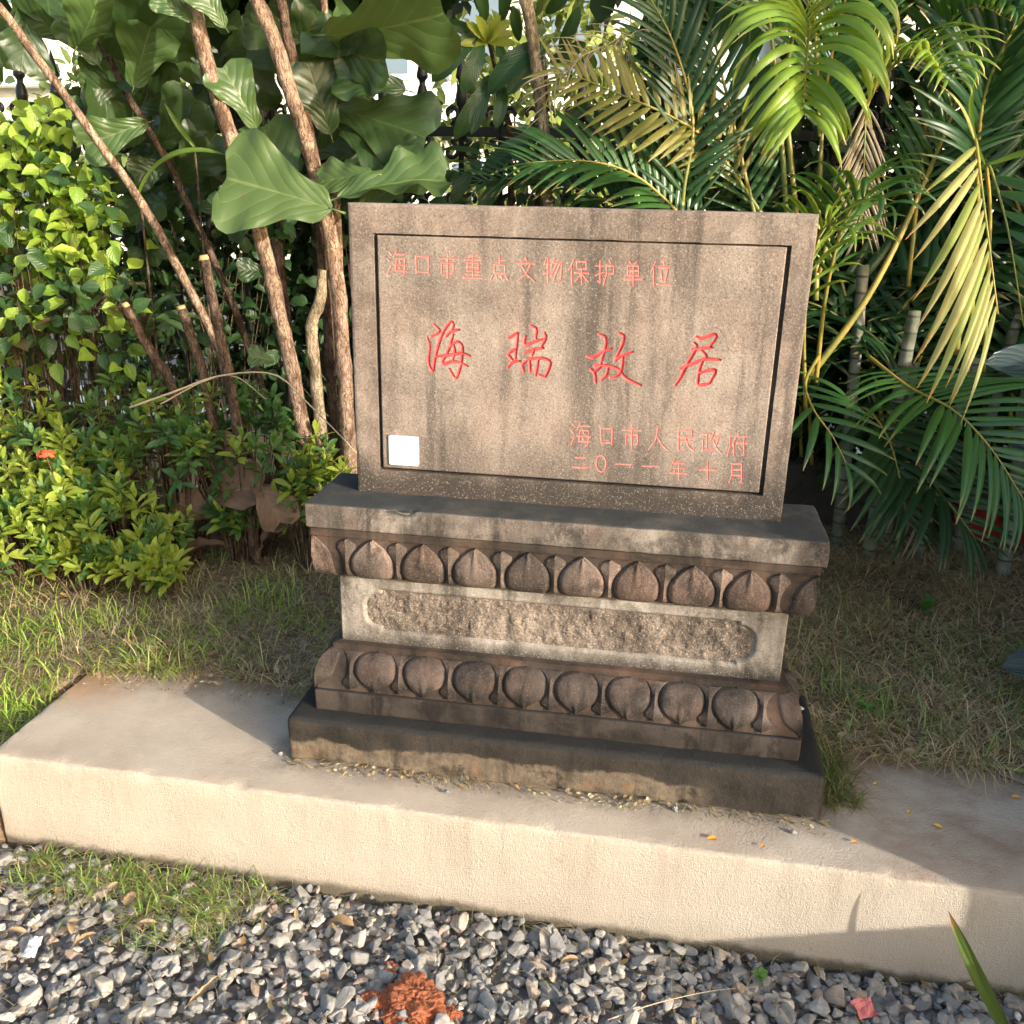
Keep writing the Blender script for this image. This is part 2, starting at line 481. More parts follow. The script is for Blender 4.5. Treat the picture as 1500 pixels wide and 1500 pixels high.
b = NB('red_paint'); p = b.pos()
M['red'] = b.done(b.principled(b.mix(b.ramp(b.noise(p, 60, 4, .7), [(.35, 0.), (.6, 1.)]), (.42, .045, .05), (.62, .085, .085)), .6, b.bump(b.noise(p, 300, 3), .2, .002), .3))
b = NB('red_paint_faded'); p = b.pos()
wear = b.ramp(b.noise(p, 85, 5, .75), [(.42, 0.), (.62, 1.)])
M['red_faded'] = b.done(b.principled(b.mix(b.math('MULTIPLY', wear, .75), (.58, .12, .11), (.29, .225, .185)), .75, b.bump(b.noise(p, 300, 3), .3, .002), .25))
b = NB('white_enamel'); p = b.pos()
M['white'] = b.done(b.principled(b.mix(b.noise(p, 9, 3), (.40, .46, .475), (.50, .56, .57)), .45, None, .5))
M['mark'] = simple('pale_grey_print', (.22, .29, .32), .5, .3, 0, .1)

b = NB('soil'); p = b.pos()
c = b.mix(b.ramp(b.noise(p, 6, 6, .7), [(.3, 0.), (.7, 1.)]), (.15, .098, .064), (.29, .20, .13))
c = b.mix(b.ramp(b.noise(p, 55, 6, .75), [(.5, 0.), (.68, 1.)]), c, (.42, .31, .20))
c = b.mix(b.ramp(b.noise(p, 24, 4, .7), [(.35, .6), (.5, 0.)]), c, (.05, .034, .024))
M['soil'] = b.done(b.principled(c, .95, b.bump(b.noise(p, 70, 6, .75), .9, .015), .15))
b = NB('gravel_ground'); p = b.pos()
c = b.mix(b.voro(p, 60, 'F1', 'Color'), (.15, .14, .13), (.27, .25, .225))
c = b.mix(b.ramp(b.noise(p, 9, 5), [(.4, 0.), (.7, .7)]), c, (.09, .065, .045))
M['gravel_ground'] = b.done(b.principled(c, .9, b.bump(b.voro(p, 34), .8, .02), .2))
b = NB('verge_grass'); p = b.pos()
c = b.mix(b.noise(p, 1.2, 6, .7), (.10, .15, .035), (.19, .22, .07))
M['verge'] = b.done(b.principled(c, .9, b.bump(b.noise(p, 40, 4), .6, .03), .2))
M['asphalt'] = simple('asphalt', (.16, .155, .15), .9, .2, 0, .15, 6, .3)

def stone_mat(name, attr):
    b = NB(name); p = b.pos()
    if attr: base = b.attr('col')
    else:
        r = b.rnd()
        base = b.ramp(r, [(0., (.165, .166, .166)), (.28, (.225, .222, .216)), (.50, (.275, .266, .252)), (.66, (.19, .19, .187)), (.80, (.38, .34, .29)), (.90, (.30, .225, .175)), (.97, (.46, .42, .365))])
    n = b.noise(p, 60, 5, .7)
    c = b.mix(b.ramp(n, [(.35, 0.), (.7, 1.)]), b.hsv(base, .5, 1., .72), b.hsv(base, .5, .9, 1.2))
    c = b.mix(b.math('MULTIPLY', b.ramp(b.noise(p, 26, 4), [(.55, 0.), (.7, 1.)]), .45), c, (.30, .25, .195))
    return b.done(b.principled(c, .92, b.bump(b.noise(p, 160, 5, .7), .5, .004), .3))
M['pebble'] = stone_mat('gravel_stone', False)
M['pebbles'] = stone_mat('gravel_stones', True)
M['clay'] = simple('red_clay', (.27, .095, .048), .95, .1, 0, .45, 45, 1.)
M['iron'] = simple('black_iron', (.012, .012, .013), .45, .5, .0, .3, 30, .2)

# ------------------------------------------------------------------ setting: ground, bed, ledge
LS = -.0183
def tilt(v):                                   # the ledge is turned a hair against the monument
    v = np.array(v, dtype=np.float64); x = v[:, 0].copy(); v[:, 1] += LS * x; return v
me = mesh('ground', [(-400, -400, -.33), (400, -400, -.33), (400, 400, -.33), (-400, 400, -.33)], [(0, 1, 2, 3)], M['verge'])
tag(obj('ground', me), kind='structure')
LE0, LE1, LY0, LY1 = -1.392, 1.96, -.1444, .345

def sstep(a, b, x):
    t = np.clip((x - a) / (b - a), 0, 1); return t * t * (3 - 2 * t)
def vnoise(x, y, s, o=0.):
    return np.array([mnoise.noise(Vector((a * s + o, b_ * s, o))) for a, b_ in zip(np.ravel(x), np.ravel(y))]).reshape(np.shape(x))
def bed_z(x, y):
    x = np.asarray(x, float); y = np.asarray(y, float)
    z = .012 + .05 * sstep(.45, 1.6, y) + .03 * np.exp(-((x - 1.0) ** 2 / .12 + (y - 1.45) ** 2 / .1))
    left = sstep(-1.37, -1.44, x)
    slope = -.262 + .275 * sstep(-.36, .32, y)
    z = z * (1 - left) + left * np.minimum(z, slope)
    z = z + .010 * np.sin(x * 9 + y * 4) * np.cos(y * 11 - x * 3) * (1 - left * .3) * sstep(.25, .6, y)
    return z
xs = np.concatenate([np.linspace(-5, -1.6, 24), np.linspace(-1.55, 1.96, 110)])
ys = np.concatenate([np.linspace(-.5, .30, 22), np.linspace(.315, 2.4, 66)])
X, Y = np.meshgrid(xs, ys, indexing='ij')
Z = bed_z(X, Y) + .008 * vnoise(X, Y, 12) + .006 * vnoise(X, Y, 37)
# where the concrete ledge stands the sheet drops out of sight beneath it
under = (X > LE0 + .0) & (Y - LS * X < LY1 - .03)
Z = np.where(under, -.32, Z)
me = mesh('planting_bed', np.stack([X, Y, Z], -1).reshape(-1, 3), grid_faces(len(xs), len(ys)), M['soil'], True)
tag(obj('planting_bed', me), kind='structure')
gx = np.linspace(-4, 1.94, 60); gy = np.linspace(-4, -.12, 44)
X, Y = np.meshgrid(gx, gy, indexing='ij')
Z = -.288 + .006 * vnoise(X, Y, 3) + 0 * X
me = mesh('gravel_ground', np.stack([X, Y, Z], -1).reshape(-1, 3), grid_faces(60, 44), M['gravel_ground'], True)
gravel_ground = tag(obj('gravel_ground', me), kind='structure')

_r = random.Random(3)
V, F = rounded_box(LE0, LE1, LY0, LY1, -.42, 0, b=.010, res=.016, wob=.0026, seed=3, freq=7,
                   chips=[((_r.uniform(-1.35, 1.3), LY0, 0), _r.uniform(.012, .03), _r.uniform(.003, .007)) for k in range(16)])
led = obj('concrete_ledge', mesh('concrete_ledge', tilt(V), F, M['ledge'], True))
tag(led, 'long cream rendered concrete ledge under the stone monument', 'ledge')

# ------------------------------------------------------------------ the monument
XB, DB, ZB = .647, .379, .1229
CY = DB / 2
XW, YW = .5328, .1103
HWY = CY - YW
mon = empty('stone_monument', (0, CY, 0), 'weathered brown stone monument with red carved inscription on a lotus pedestal', 'monument')
V, F = rounded_box(-XB, XB, 0, DB, -.004, ZB, b=.017, res=.018, wob=.0022, seed=1,
                   chips=[((.44, 0, .05), .035, .006), ((-.58, 0, .0), .04, .007), ((.1, 0, .0), .05, .006), ((.33, 0, .0), .06, .006)])
obj('base_block', mesh('base_block', V, F, M['base'], True), mon)
V, F = rounded_box(-.5888, .5888, .0518, DB - .0518, ZB - .002, .1806, b=.006, res=.018, wob=.0015, seed=2)
obj('fillet_course', mesh('fillet_course', V, F, M['fillet'], True), mon)

def ring(profile, mat, name):
    """loft rectangles: profile is [(offset from the waist, z)]"""
    V = []; F = []
    def loop(o, z):
        n = 60
        hx, hy = XW + o, HWY + o
        pts = []
        for a, c, k in (((-hx, -hy), (hx, -hy), n), ((hx, -hy), (hx, hy), 14), ((hx, hy), (-hx, hy), 20), ((-hx, hy), (-hx, -hy), 14)):
            for i in range(k):
                t = i / k
                pts.append((a[0] + (c[0] - a[0]) * t, CY + a[1] + (c[1] - a[1]) * t, z))
        return pts
    m = None
    for (o, z) in profile:
        L = loop(o, z)
        m = len(L)
        for p in L:
            w = mnoise.noise(Vector(p) * 30) * .0012
            V.append((p[0], p[1] + w, p[2] + w * .5))
    for i in range(len(profile) - 1):
        for k in range(m):
            k2 = (k + 1) % m
            F.append((i * m + k, i * m + k2, (i + 1) * m + k2, (i + 1) * m + k))
    F.append(tuple(range(m))[::-1]); F.append(tuple((len(profile) - 1) * m + k for k in range(m)))
    me = mesh(name, V, F, mat, False)
    return obj(name, me, mon)
LOW = [(.050, .1806), (.050, .200), (.048, .225), (.043, .248), (.034, .264), (.022, .275), (.016, .277), (.0165, .292), (.001, .2948)]
UPP = [(.000, .4728), (.010, .4745), (.024, .481), (.034, .492), (.039, .508), (.041, .535), (.039, .575), (.038, .586), (.047, .588), (.047, .6058)]
lowband = ring(LOW, M['frieze'], 'lower_lotus_band')
uppband = ring(UPP, M['frieze'], 'upper_lotus_band')

def prof_interp(P):
    d = [0.]
    for a, c in zip(P, P[1:]): d.append(d[-1] + math.hypot(c[0] - a[0], c[1] - a[1]))
    L = d[-1]
    def f(t):
        s = np.clip(t, 0, 1) * L
        return np.interp(s, d, [p[0] for p in P]), np.interp(s, d, [p[1] for p in P])
    return f, L
# petals run from the round end t=0 to the pointed end t=1
PL, _ = prof_interp([(.018, .279), (.030, .271), (.041, .257), (.047, .238), (.050, .215), (.051, .185)])
PU, _ = prof_interp([(.012, .4765), (.026, .482), (.036, .493), (.041, .509), (.043, .535), (.041, .584)])
HP = .0525
def half_w(t):
    t = np.asarray(t, float)
    a = HP * np.sqrt(np.clip(1 - (1 - np.clip(t, 0, .42) / .42) ** 2, 0, 1)) ** .8
    bb = HP * (1 - (np.clip(t - .42, 0, 1) / .58) ** 2.4)
    return np.where(t < .42, a, bb)
def front(x, o, z, push, side=None):
    if side is None: return np.stack([x, np.full_like(x, CY - HWY) - o - push, z], -1)
    return np.stack([side * (XW + o + push), CY + x, z], -1)
def petal_geo(P, s0, s1, upper, side=None, cx=0., ns=17, nt=15, hp=1., dm=1.):
    t = np.linspace(.0, 1, nt); s = np.linspace(s0, s1, ns)
    T, S = np.meshgrid(t, s, indexing='ij')
    h = np.maximum(half_w(T), .0015) * hp
    x = S * h
    u = np.abs(S)
    dome = .0105 * np.clip(1 - u ** 3.6, 0, 1) ** .6 * np.clip(np.sin(np.pi * np.clip(T * .86 + .10, 0, 1)), 0, 1) ** .45
    ridge = .0045 * np.clip(1 - np.abs(x) / .0055, 0, 1) * sstep(.35, .8, T) * (1 if upper else .9)
    if upper:                                    # raised rim along the pointed end
        ridge = ridge + .0030 * sstep(.72, .95, u) * sstep(.35, .7, T)
    push = dome * dm + ridge + .001
    push[u > .999] = -.003
    x = x * (1 + .05 * vnoise(T * 2 + cx * 31, S * .5, 1., 5.)) + .0022 * mnoise.noise(Vector((cx * 40, 3, 1)))
    push += .0014 * vnoise(S * 3 + cx * 50, T * 3, 1.0, 2.) + .0011 * vnoise(S * 9 + cx * 50, T * 9, 1.0, 4.)
    o, z = P(T)
    V = front(x + cx, o, z, push, side)
    return V.reshape(-1, 3), grid_faces(nt, ns)
def dart_geo(P, cx, side=None, ns=9, nt=11, gap=.124):
    t = np.linspace(.03, .985, nt); s = np.linspace(-1, 1, ns)
    T, S = np.meshgrid(t, s, indexing='ij')
    g = np.clip(gap / 2 - half_w(T) - .002, .004, .03)
    g = np.where(T > .86, g * (1 - (T - .86) / .125 * .95), g)
    push = .0070 * (1 - np.abs(S)) * np.clip(T * 3, .3, 1) + .001
    push[np.abs(S) > .999] = -.002
    x = S * g
    o, z = P(T)
    return front(x + cx, o, z, push, side).reshape(-1, 3), grid_faces(nt, ns)
def flip(F): return F[:, ::-1]
for band, P, upper, mt in ((lowband, PL, False, M['lpetal']), (uppband, PU, True, M['petal'])):
    SP = .124
    for i in range(8):
        V, F = petal_geo(P, -1, 1, upper, None, (i - 3.5) * SP)
        obj('petal', mesh('petal', V, F if upper else flip(F), mt, True), band)
    for i in range(9):
        V, F = dart_geo(P, (i - 4) * SP)
        obj('dart', mesh('dart', V, F if upper else flip(F), mt, False), band)
    for sd_ in (-1, 1):
        V, F = petal_geo(P, -1, 1, upper, sd_, 0, hp=.8)
        obj('petal', mesh('petal', V, F, mt, True), band)
        # corner petals wrap from the front to the side
        for bk in (0,):
            V1, F1 = petal_geo(P, 0, 1, upper, None, 0, ns=10, hp=.95, dm=.35)
            t = np.linspace(0, 1, 15)
            o, z = P(t)
            V1 = V1.reshape(15, 10, 3)
            V1[:, :, 0] = sd_ * (XW + o[:, None] + .004 - V1[:, :, 0])
            V2, F2 = petal_geo(P, 0, 1, upper, sd_, 0, ns=10, hp=.95, dm=.35)
            V2 = V2.reshape(15, 10, 3)
            yy = V2[:, :, 1] - CY
            V2[:, :, 1] = CY - HWY - o[:, None] - .004 + yy
            # meet on the mitre
            V2[:, 0, :] = V1[:, 0, :]
            VV = np.concatenate([V1.reshape(-1, 3), V2.reshape(-1, 3)])
            FF = np.concatenate([F1, F2 + 150])
            obj('corner_petal', mesh('corner_petal', VV, FF, mt, True), band)

# waist with a sunk, rough-hewn cartouche
def cart(x, z):
    """signed depth inside the cartouche outline (m), positive inside"""
    cx0, cx1, cz0, cz1 = -.470, .468, .327, .440
    e = .040
    a = np.minimum(np.minimum(x - cx0 - e, cx1 - e - x), np.minimum(z - cz0, cz1 - z))
    r = .036                                     # lower, rounded ends step out of the taller middle
    qx = np.abs(x - (cx0 + cx1) / 2) - ((cx1 - cx0) / 2 - r); qz = np.abs(z - (cz0 + cz1) / 2) - ((cz1 - cz0) / 2 - .010 - r)
    rr_ = -(np.hypot(np.maximum(qx, 0), np.maximum(qz, 0)) + np.minimum(np.maximum(qx, qz), 0) - r)
    d = np.maximum(a, rr_)
    return d
xs = np.linspace(-XW + .004, XW - .004, 400); zs = np.linspace(.2948, .4735, 72)
X, Z = np.meshgrid(xs, zs, indexing='ij')
d = cart(X, Z)
wobz = np.array([mnoise.noise(Vector((a * 16, 0, c * 16))) for a, c in zip(X.ravel(), Z.ravel())]).reshape(X.shape)
dep = .0075 * sstep(-.001, .004, d) - .0012 * np.exp(-((d + .005) / .003) ** 2)
Yf = YW + dep + .0006 * wobz
inside = d > .003
rough = np.array([mnoise.fractal(Vector((a * 38, 3, c * 38)), .8, 2.1, 4) + .7 * abs(mnoise.noise(Vector((a * 110, 1, c * 110)))) for a, c in zip(X.ravel(), Z.ravel())]).reshape(X.shape)
Yr = Yf - rough * .0042 * sstep(.002, .010, d)
P3 = np.stack([X, Yr, Z], -1).reshape(-1, 3)
F = grid_faces(400, 72)
fin = inside.ravel()[F].all(1)
def sub(P3, F):
    u, inv = np.unique(F, return_inverse=True)
    return P3[u], inv.reshape(F.shape)
V, Fa = rounded_box(-XW, XW, YW + .012, DB - YW, .2940, .4735, b=.004, res=.03, wob=.0006)
fV, fF = sub(P3, F[~fin])
# rim strip tying the face grid to the block
rim = np.array([(-XW + .004, YW, .2948), (XW - .004, YW, .2948), (XW - .004, YW, .4735), (-XW + .004, YW, .4735),
                (-XW, YW + .004, .2948), (XW, YW + .004, .2948), (XW, YW + .004, .4735), (-XW, YW + .004, .4735),
                (-XW, YW + .03, .2948), (XW, YW + .03, .2948), (XW, YW + .03, .4735), (-XW, YW + .03, .4735)])
rF = np.array([(0, 3, 7, 4), (1, 5, 6, 2), (4, 7, 11, 8), (5, 9, 10, 6)])
bag = Bag(); bag.add(V, Fa); bag.add(fV, fF); bag.add(rim, rF)
waist = obj('waist_block', bag.mesh('waist_block', M['waist'], True), mon)
V, F2 = sub(P3, F[fin])
obj('rough_panel', mesh('rough_panel', V, F2, M['rough'], True), waist)

V, F = rounded_box(-.5927, .5927, .0628, DB - .0628, .6058, .6657, b=.005, res=.014, wob=.0014, seed=5,
                   chips=[((-.352, .0628, .6657), .03, .012), ((-.39, .064, .6657), .016, .005), ((.18, .063, .6657), .012, .004),
                          ((.45, .063, .6657), .02, .003), ((-.1, .063, .6657), .012, .003), ((.5927, .0628, .6657), .012, .004)])
obj('cap_slab', mesh('cap_slab', V, F, M['cap'], True), mon)

# upright slab: outer frame, saw-cut groove, lettered panel
SX, YS, ZS0, ZS1, ST = .5, .1774, .6645, 1.3303, .085
GX0, GX1, GZ0, GZ1 = -.4425, .4535, .7235, 1.2680     # outer limits of the groove
PX0, PX1, PZ0, PZ1 = GX0 + .0085, GX1 - .0095, GZ0 + .0065, GZ1 - .0042
V, F = rounded_box(-SX, SX, YS + .022, YS + ST, ZS0, ZS1, b=.007, res=.03, wob=.001, seed=9)
bag = Bag(); bag.add(V, F)
def frame_piece(x0, x1, z0, z1, seed):
    return rounded_box(x0, x1, YS, YS + .04, z0, z1, b=.0016, res=.016, wob=.0009, seed=seed, bseg=2)
def frame_ring():
    # front ring with a chamfered outer edge, inner walls of the groove going 20 mm deep
    loops = []
    c = .008
    def rect(x0, x1, z0, z1, y, n=(50, 34)):
        pts = []
        for a, q, k in (((x0, z0), (x1, z0), n[0]), ((x1, z0), (x1, z1), n[1]), ((x1, z1), (x0, z1), n[0]), ((x0, z1), (x0, z0), n[1])):
            for i in range(k):
                t = i / k; X_ = a[0] + (q[0] - a[0]) * t; Z_ = a[1] + (q[1] - a[1]) * t
                pts.append((X_, y, Z_))
        return pts
    loops.append(rect(-SX, SX, ZS0, ZS1, YS + .03))
    loops.append(rect(-SX, SX, ZS0, ZS1, YS + c * .55))
    loops.append(rect(-SX + c * .35, SX - c * .35, ZS0, ZS1 - c * .5, YS + .0012))
    loops.append(rect(-SX + c, SX - c, ZS0, ZS1 - c, YS))
    loops.append(rect(GX0, GX1, GZ0, GZ1, YS))
    loops.append(rect(GX0 + .0004, GX1 - .0004, GZ0, GZ1, YS + .022))
    m = len(loops[0]); V = []; F = []
    for li, L in enumerate(loops):
        for p in L:
            w = mnoise.noise(Vector(p) * 22) * .0011 + (mnoise.noise(Vector(p) * 70) * .0009 if li in (1, 2, 4) else 0)
            V.append((p[0] + w * .7, p[1] + (w if li < 5 else 0), p[2] + w))
    for i in range(len(loops) - 1):
        for k in range(m):
            k2 = (k + 1) % m
            F.append((i * m + k, i * m + k2, (i + 1) * m + k2, (i + 1) * m + k))
    return np.array(V), np.array(F)
V, F = frame_ring(); bag.add(V, F)
slab = obj('inscribed_slab', bag.mesh('inscribed_slab', M['slab'], False), mon)

G = {
 'hai': [[(12,8),(24,20)],[(4,34),(16,46)],[(4,96),(22,62)],[(48,2),(34,30)],[(44,16),(94,16)],[(48,34),(42,80),(96,80)],[(48,34),(88,34),(84,92),(72,98)],[(34,58),(98,58)],[(62,40),(66,50)],[(60,64),(64,74)]],
 'kou': [[(15,20),(18,86)],[(15,20),(85,20),(82,86)],[(18,80),(82,80)]],
 'shi': [[(48,2),(54,14)],[(6,22),(94,22)],[(22,40),(22,82)],[(22,40),(78,40),(78,78),(68,80)],[(50,22),(50,98)]],
 'zhong': [[(72,4),(30,12)],[(10,22),(90,22)],[(24,34),(24,66)],[(24,34),(76,34),(76,66)],[(24,50),(76,50)],[(24,66),(76,66)],[(50,8),(50,92)],[(18,79),(82,79)],[(6,92),(94,92)]],
 'dian': [[(50,2),(50,36)],[(50,18),(80,18)],[(26,36),(26,68)],[(26,36),(76,36),(76,68)],[(26,66),(76,66)],[(18,78),(8,96)],[(36,80),(40,94)],[(58,80),(64,94)],[(78,78),(92,96)]],
 'wen': [[(46,4),(54,18)],[(8,26),(92,26)],[(72,28),(50,66),(10,96)],[(28,34),(56,70),(92,96)]],
 'wu': [[(18,12),(8,34)],[(10,26),(44,26)],[(28,4),(28,98)],[(6,64),(46,54)],[(60,4),(42,40)],[(54,22),(94,22),(88,86),(76,96)],[(70,24),(44,70)],[(84,24),(54,88)]],
 'bao': [[(28,4),(4,46)],[(18,28),(18,98)],[(42,10),(42,38)],[(42,10),(86,10),(86,38)],[(42,38),(86,38)],[(32,54),(98,54)],[(64,40),(64,98)],[(62,58),(34,88)],[(66,58),(96,88)]],
 'hu': [[(4,26),(44,26)],[(26,4),(26,90),(14,84)],[(4,62),(46,48)],[(68,2),(76,14)],[(56,24),(90,24),(90,54)],[(56,54),(90,54)],[(56,24),(56,60),(42,96)]],
 'dan': [[(32,4),(42,16)],[(68,4),(58,16)],[(24,22),(24,60)],[(24,22),(76,22),(76,60)],[(24,40),(76,40)],[(24,58),(76,58)],[(6,74),(94,74)],[(50,22),(50,100)]],
 'wei': [[(28,4),(4,46)],[(18,28),(18,98)],[(64,2),(68,14)],[(40,24),(94,24)],[(52,38),(58,78)],[(84,36),(72,80)],[(34,90),(98,90)]],
 'ren': [[(52,4),(40,55),(6,96)],[(48,40),(68,74),(96,96)]],
 'min': [[(18,8),(82,8),(82,34)],[(18,34),(82,34)],[(18,8),(18,94),(46,80)],[(18,54),(90,54)],[(50,36),(64,74),(90,94),(94,78)]],
 'zheng': [[(6,16),(50,16)],[(30,16),(30,80)],[(30,46),(48,46)],[(12,40),(12,84)],[(4,88),(52,76)],[(64,4),(50,40)],[(58,26),(98,26)],[(86,28),(72,66),(44,96)],[(60,40),(74,70),(98,94)]],
 'fu': [[(50,2),(56,12)],[(12,16),(96,16)],[(14,16),(14,60),(2,98)],[(40,26),(24,56)],[(32,46),(32,96)],[(46,44),(98,44)],[(80,26),(80,90),(68,94)],[(54,56),(62,70)]],
 'er': [[(18,25),(82,25)],[(4,80),(96,80)]],
 'ling': [[(50 + 28 * math.cos(a * math.pi / 8), 50 + 46 * math.sin(a * math.pi / 8)) for a in range(17)]],
 'yi': [[(5,50),(95,50)]],
 'nian': [[(30,4),(8,38)],[(24,20),(88,20)],[(26,44),(84,44)],[(28,44),(28,66)],[(2,66),(98,66)],[(54,20),(54,100)]],
 'shi2': [[(4,44),(96,44)],[(50,4),(50,98)]],
 'yue': [[(26,6),(26,60),(8,98)],[(26,6),(80,6),(80,92),(66,94)],[(26,34),(80,34)],[(26,60),(80,60)]],
}
chars = []      # (strokes in slab x,z ; half width ; depth ; big?)
def slabxz(px, py):
    v = at_y(px, py, YS); return (v.x, v.z)
def small(name, cx, cy, w=33, h=38, shear=.09):
    st = []
    for s_ in G[name]:
        st.append([slabxz(cx + (u - 50) / 100 * w, cy + (v - 50) / 100 * h + (u - 50) / 100 * w * .03) for u, v in s_])
    chars.append((st, .0016, .0015, False))
for n_, x_, y_ in (('hai',582,385),('kou',619,387),('shi',656,389),('zhong',693,391),('dian',732,393),('wen',771,395),('wu',810,396),('bao',848,398),('hu',887,399),('dan',928,400),('wei',968,401)):
    small(n_, x_, y_, 31 if n_ != 'kou' else 27, 38)
for n_, x_, y_ in (('hai',851,636),('kou',889,638),('shi',926,640),('ren',964,643),('min',1004,645),('zheng',1042,648),('fu',1081,651)):
    small(n_, x_, y_, 31 if n_ != 'kou' else 24, 35)
for n_, x_, y_, h_ in (('er',851,677,26),('ling',881,679,26),('yi',915,680,30),('yi',954,683,30),('nian',994,688,32),('shi2',1037,690,30),('yue',1079,693,31)):
    small(n_, x_, y_, 26, h_)
BIG = [
 (600,450,[[(205,145),(245,185),(250,205),(220,230),(180,245)],[(150,255),(170,330),(160,460),(195,540),(215,430),(250,300),(290,200),(345,125),(372,150),(352,205)],[(305,250),(350,205),(420,190)],[(370,230),(330,360),(275,475),(360,460),(440,475),(490,500)],[(330,350),(380,300),(420,300),(445,340),(440,440),(425,520),(390,600),(335,520)],[(215,420),(330,405),(440,390),(510,412)],[(372,325),(380,370),(365,450)]]),
 (600,450,[[(830,262),(900,225),(912,250),(895,440)],[(835,390),(870,365),(905,360)],[(830,405),(870,445)],[(830,510),(870,465),(935,455)],[(1025,158),(1070,185),(1068,270)],[(980,245),(975,320),(1070,285),(1140,270)],[(1140,215),(1150,260),(1110,345)],[(970,385),(1060,355),(1130,345)],[(1050,360),(1035,410)],[(950,490),(965,545)],[(950,490),(1000,445),(1100,430),(1180,455),(1185,500),(1145,585),(1090,570)],[(1015,455),(1020,545)],[(1090,440),(1065,580)]]),
 (840,470,[[(215,112),(265,135),(275,180),(265,240),(230,375)],[(115,300),(170,305),(250,260),(320,232)],[(175,380),(235,375),(290,380),(350,395),(395,425),(370,465),(310,480)],[(145,405),(180,450),(190,525)],[(180,430),(230,390)],[(295,395),(280,455),(235,500)],[(385,105),(425,130),(410,210),(350,335)],[(350,335),(400,300),(500,262)],[(420,310),(405,420),(370,470)],[(395,425),(450,490),(570,545)]]),
 (840,470,[[(1040,135),(1080,150),(1180,115),(1205,140),(1150,225)],[(1000,240),(1080,235),(1170,225)],[(1020,185),(1040,225),(970,350),(940,410),(900,490),(860,545)],[(1075,245),(1120,295),(1115,325)],[(895,405),(960,380),(1110,325),(1240,330)],[(1090,345),(1060,430),(1050,545)],[(1060,440),(1160,415),(1200,430),(1150,530)],[(1050,545),(1150,530)]]),
]
for ox, oy, ss in BIG:
    st = []
    for s_ in ss:
        if len(s_) > 2:
            q = catmull([(a, c, 0) for a, c in s_], (len(s_) - 1) * 5 + 1)
            s_ = [(a.x, a.y) for a in q]
        st.append([slabxz(ox + u / 5.769, oy + v / 5.769) for u, v in s_])
    chars.append((st, .0038, .0040, True))
STEP = .00125
nx = int((PX1 - PX0) / STEP) + 1; nz = int((PZ1 - PZ0) / STEP) + 1
gx = np.linspace(PX0, PX1, nx); gz = np.linspace(PZ0, PZ1, nz)
depth = np.zeros((nx, nz)); owner = np.full((nx, nz), -1)
for ci, (st, hw, dp, big) in enumerate(chars):
    for s_ in st:
        nseg = len(s_) - 1
        for k, (a, c) in enumerate(zip(s_, s_[1:])):
            i0 = np.searchsorted(gx, min(a[0], c[0]) - hw); i1 = np.searchsorted(gx, max(a[0], c[0]) + hw)
            j0 = np.searchsorted(gz, min(a[1], c[1]) - hw); j1 = np.searchsorted(gz, max(a[1], c[1]) + hw)
            if i1 <= i0 or j1 <= j0: continue
            XX, ZZ = np.meshgrid(gx[i0:i1], gz[j0:j1], indexing='ij')
            dx, dz = c[0] - a[0], c[1] - a[1]; L2 = dx * dx + dz * dz + 1e-12
            t = np.clip(((XX - a[0]) * dx + (ZZ - a[1]) * dz) / L2, 0, 1)
            dd = np.hypot(XX - a[0] - t * dx, ZZ - a[1] - t * dz)
            pr = (k + t) / nseg
            taper = (.62 + .38 * np.sin(np.pi * np.clip(pr * .9 + .08, 0, 1))) if big else (1. - .15 * pr)
            w = np.clip(1 - dd / (hw * taper), 0, 1)
            val = dp * np.minimum(1, w * 1.5)
            sub_ = depth[i0:i1, j0:j1]
            m_ = val > sub_
            sub_[m_] = val[m_]; owner[i0:i1, j0:j1][m_] = ci
X, Z = np.meshgrid(gx, gz, indexing='ij')
edge = np.minimum(np.minimum(X - PX0, PX1 - X), np.minimum(Z - PZ0, PZ1 - Z))
cs = 3   # coarse noise for the honed face
wv = nrng.normal(0, 1, X.shape)
k5 = np.ones(5) / 5
wv = np.apply_along_axis(lambda r: np.convolve(r, k5, 'same'), 0, wv); wv = np.apply_along_axis(lambda r: np.convolve(r, k5, 'same'), 1, wv)
Yp = YS - .0006 + depth + wv * .00045 + .0025 * np.clip(1 - edge / .0025, 0, 1) ** 2
P3 = np.stack([X, Yp, Z], -1).reshape(-1, 3)
F = grid_faces(nx, nz)
of = owner.ravel()[F]; df = depth.ravel()[F]
fo = np.where((df > 2e-4).sum(1) >= 2, of.max(1), -1)
V, f_ = sub(P3, F[fo < 0])
# side walls of the panel down into the groove
bag = Bag(); bag.add(V, f_)
rim = []
for y_ in (YS + .0015, YS + .024):
    rim += [(PX0, y_, PZ0), (PX1, y_, PZ0), (PX1, y_, PZ1), (PX0, y_, PZ1)]
bag.add(np.array(rim), np.array([(0, 1, 5, 4), (1, 2, 6, 5), (2, 3, 7, 6), (3, 0, 4, 7)]))
obj('inscription_panel', bag.mesh('inscription_panel', M['panel'], True), slab)
for ci, c in enumerate(chars):
    sel = F[fo == ci]
    if len(sel) == 0: continue
    V, f_ = sub(P3, sel)
    obj('carved_character', mesh('carved_character', V, f_, M['red'] if c[3] else M['red_faded'], True), slab)

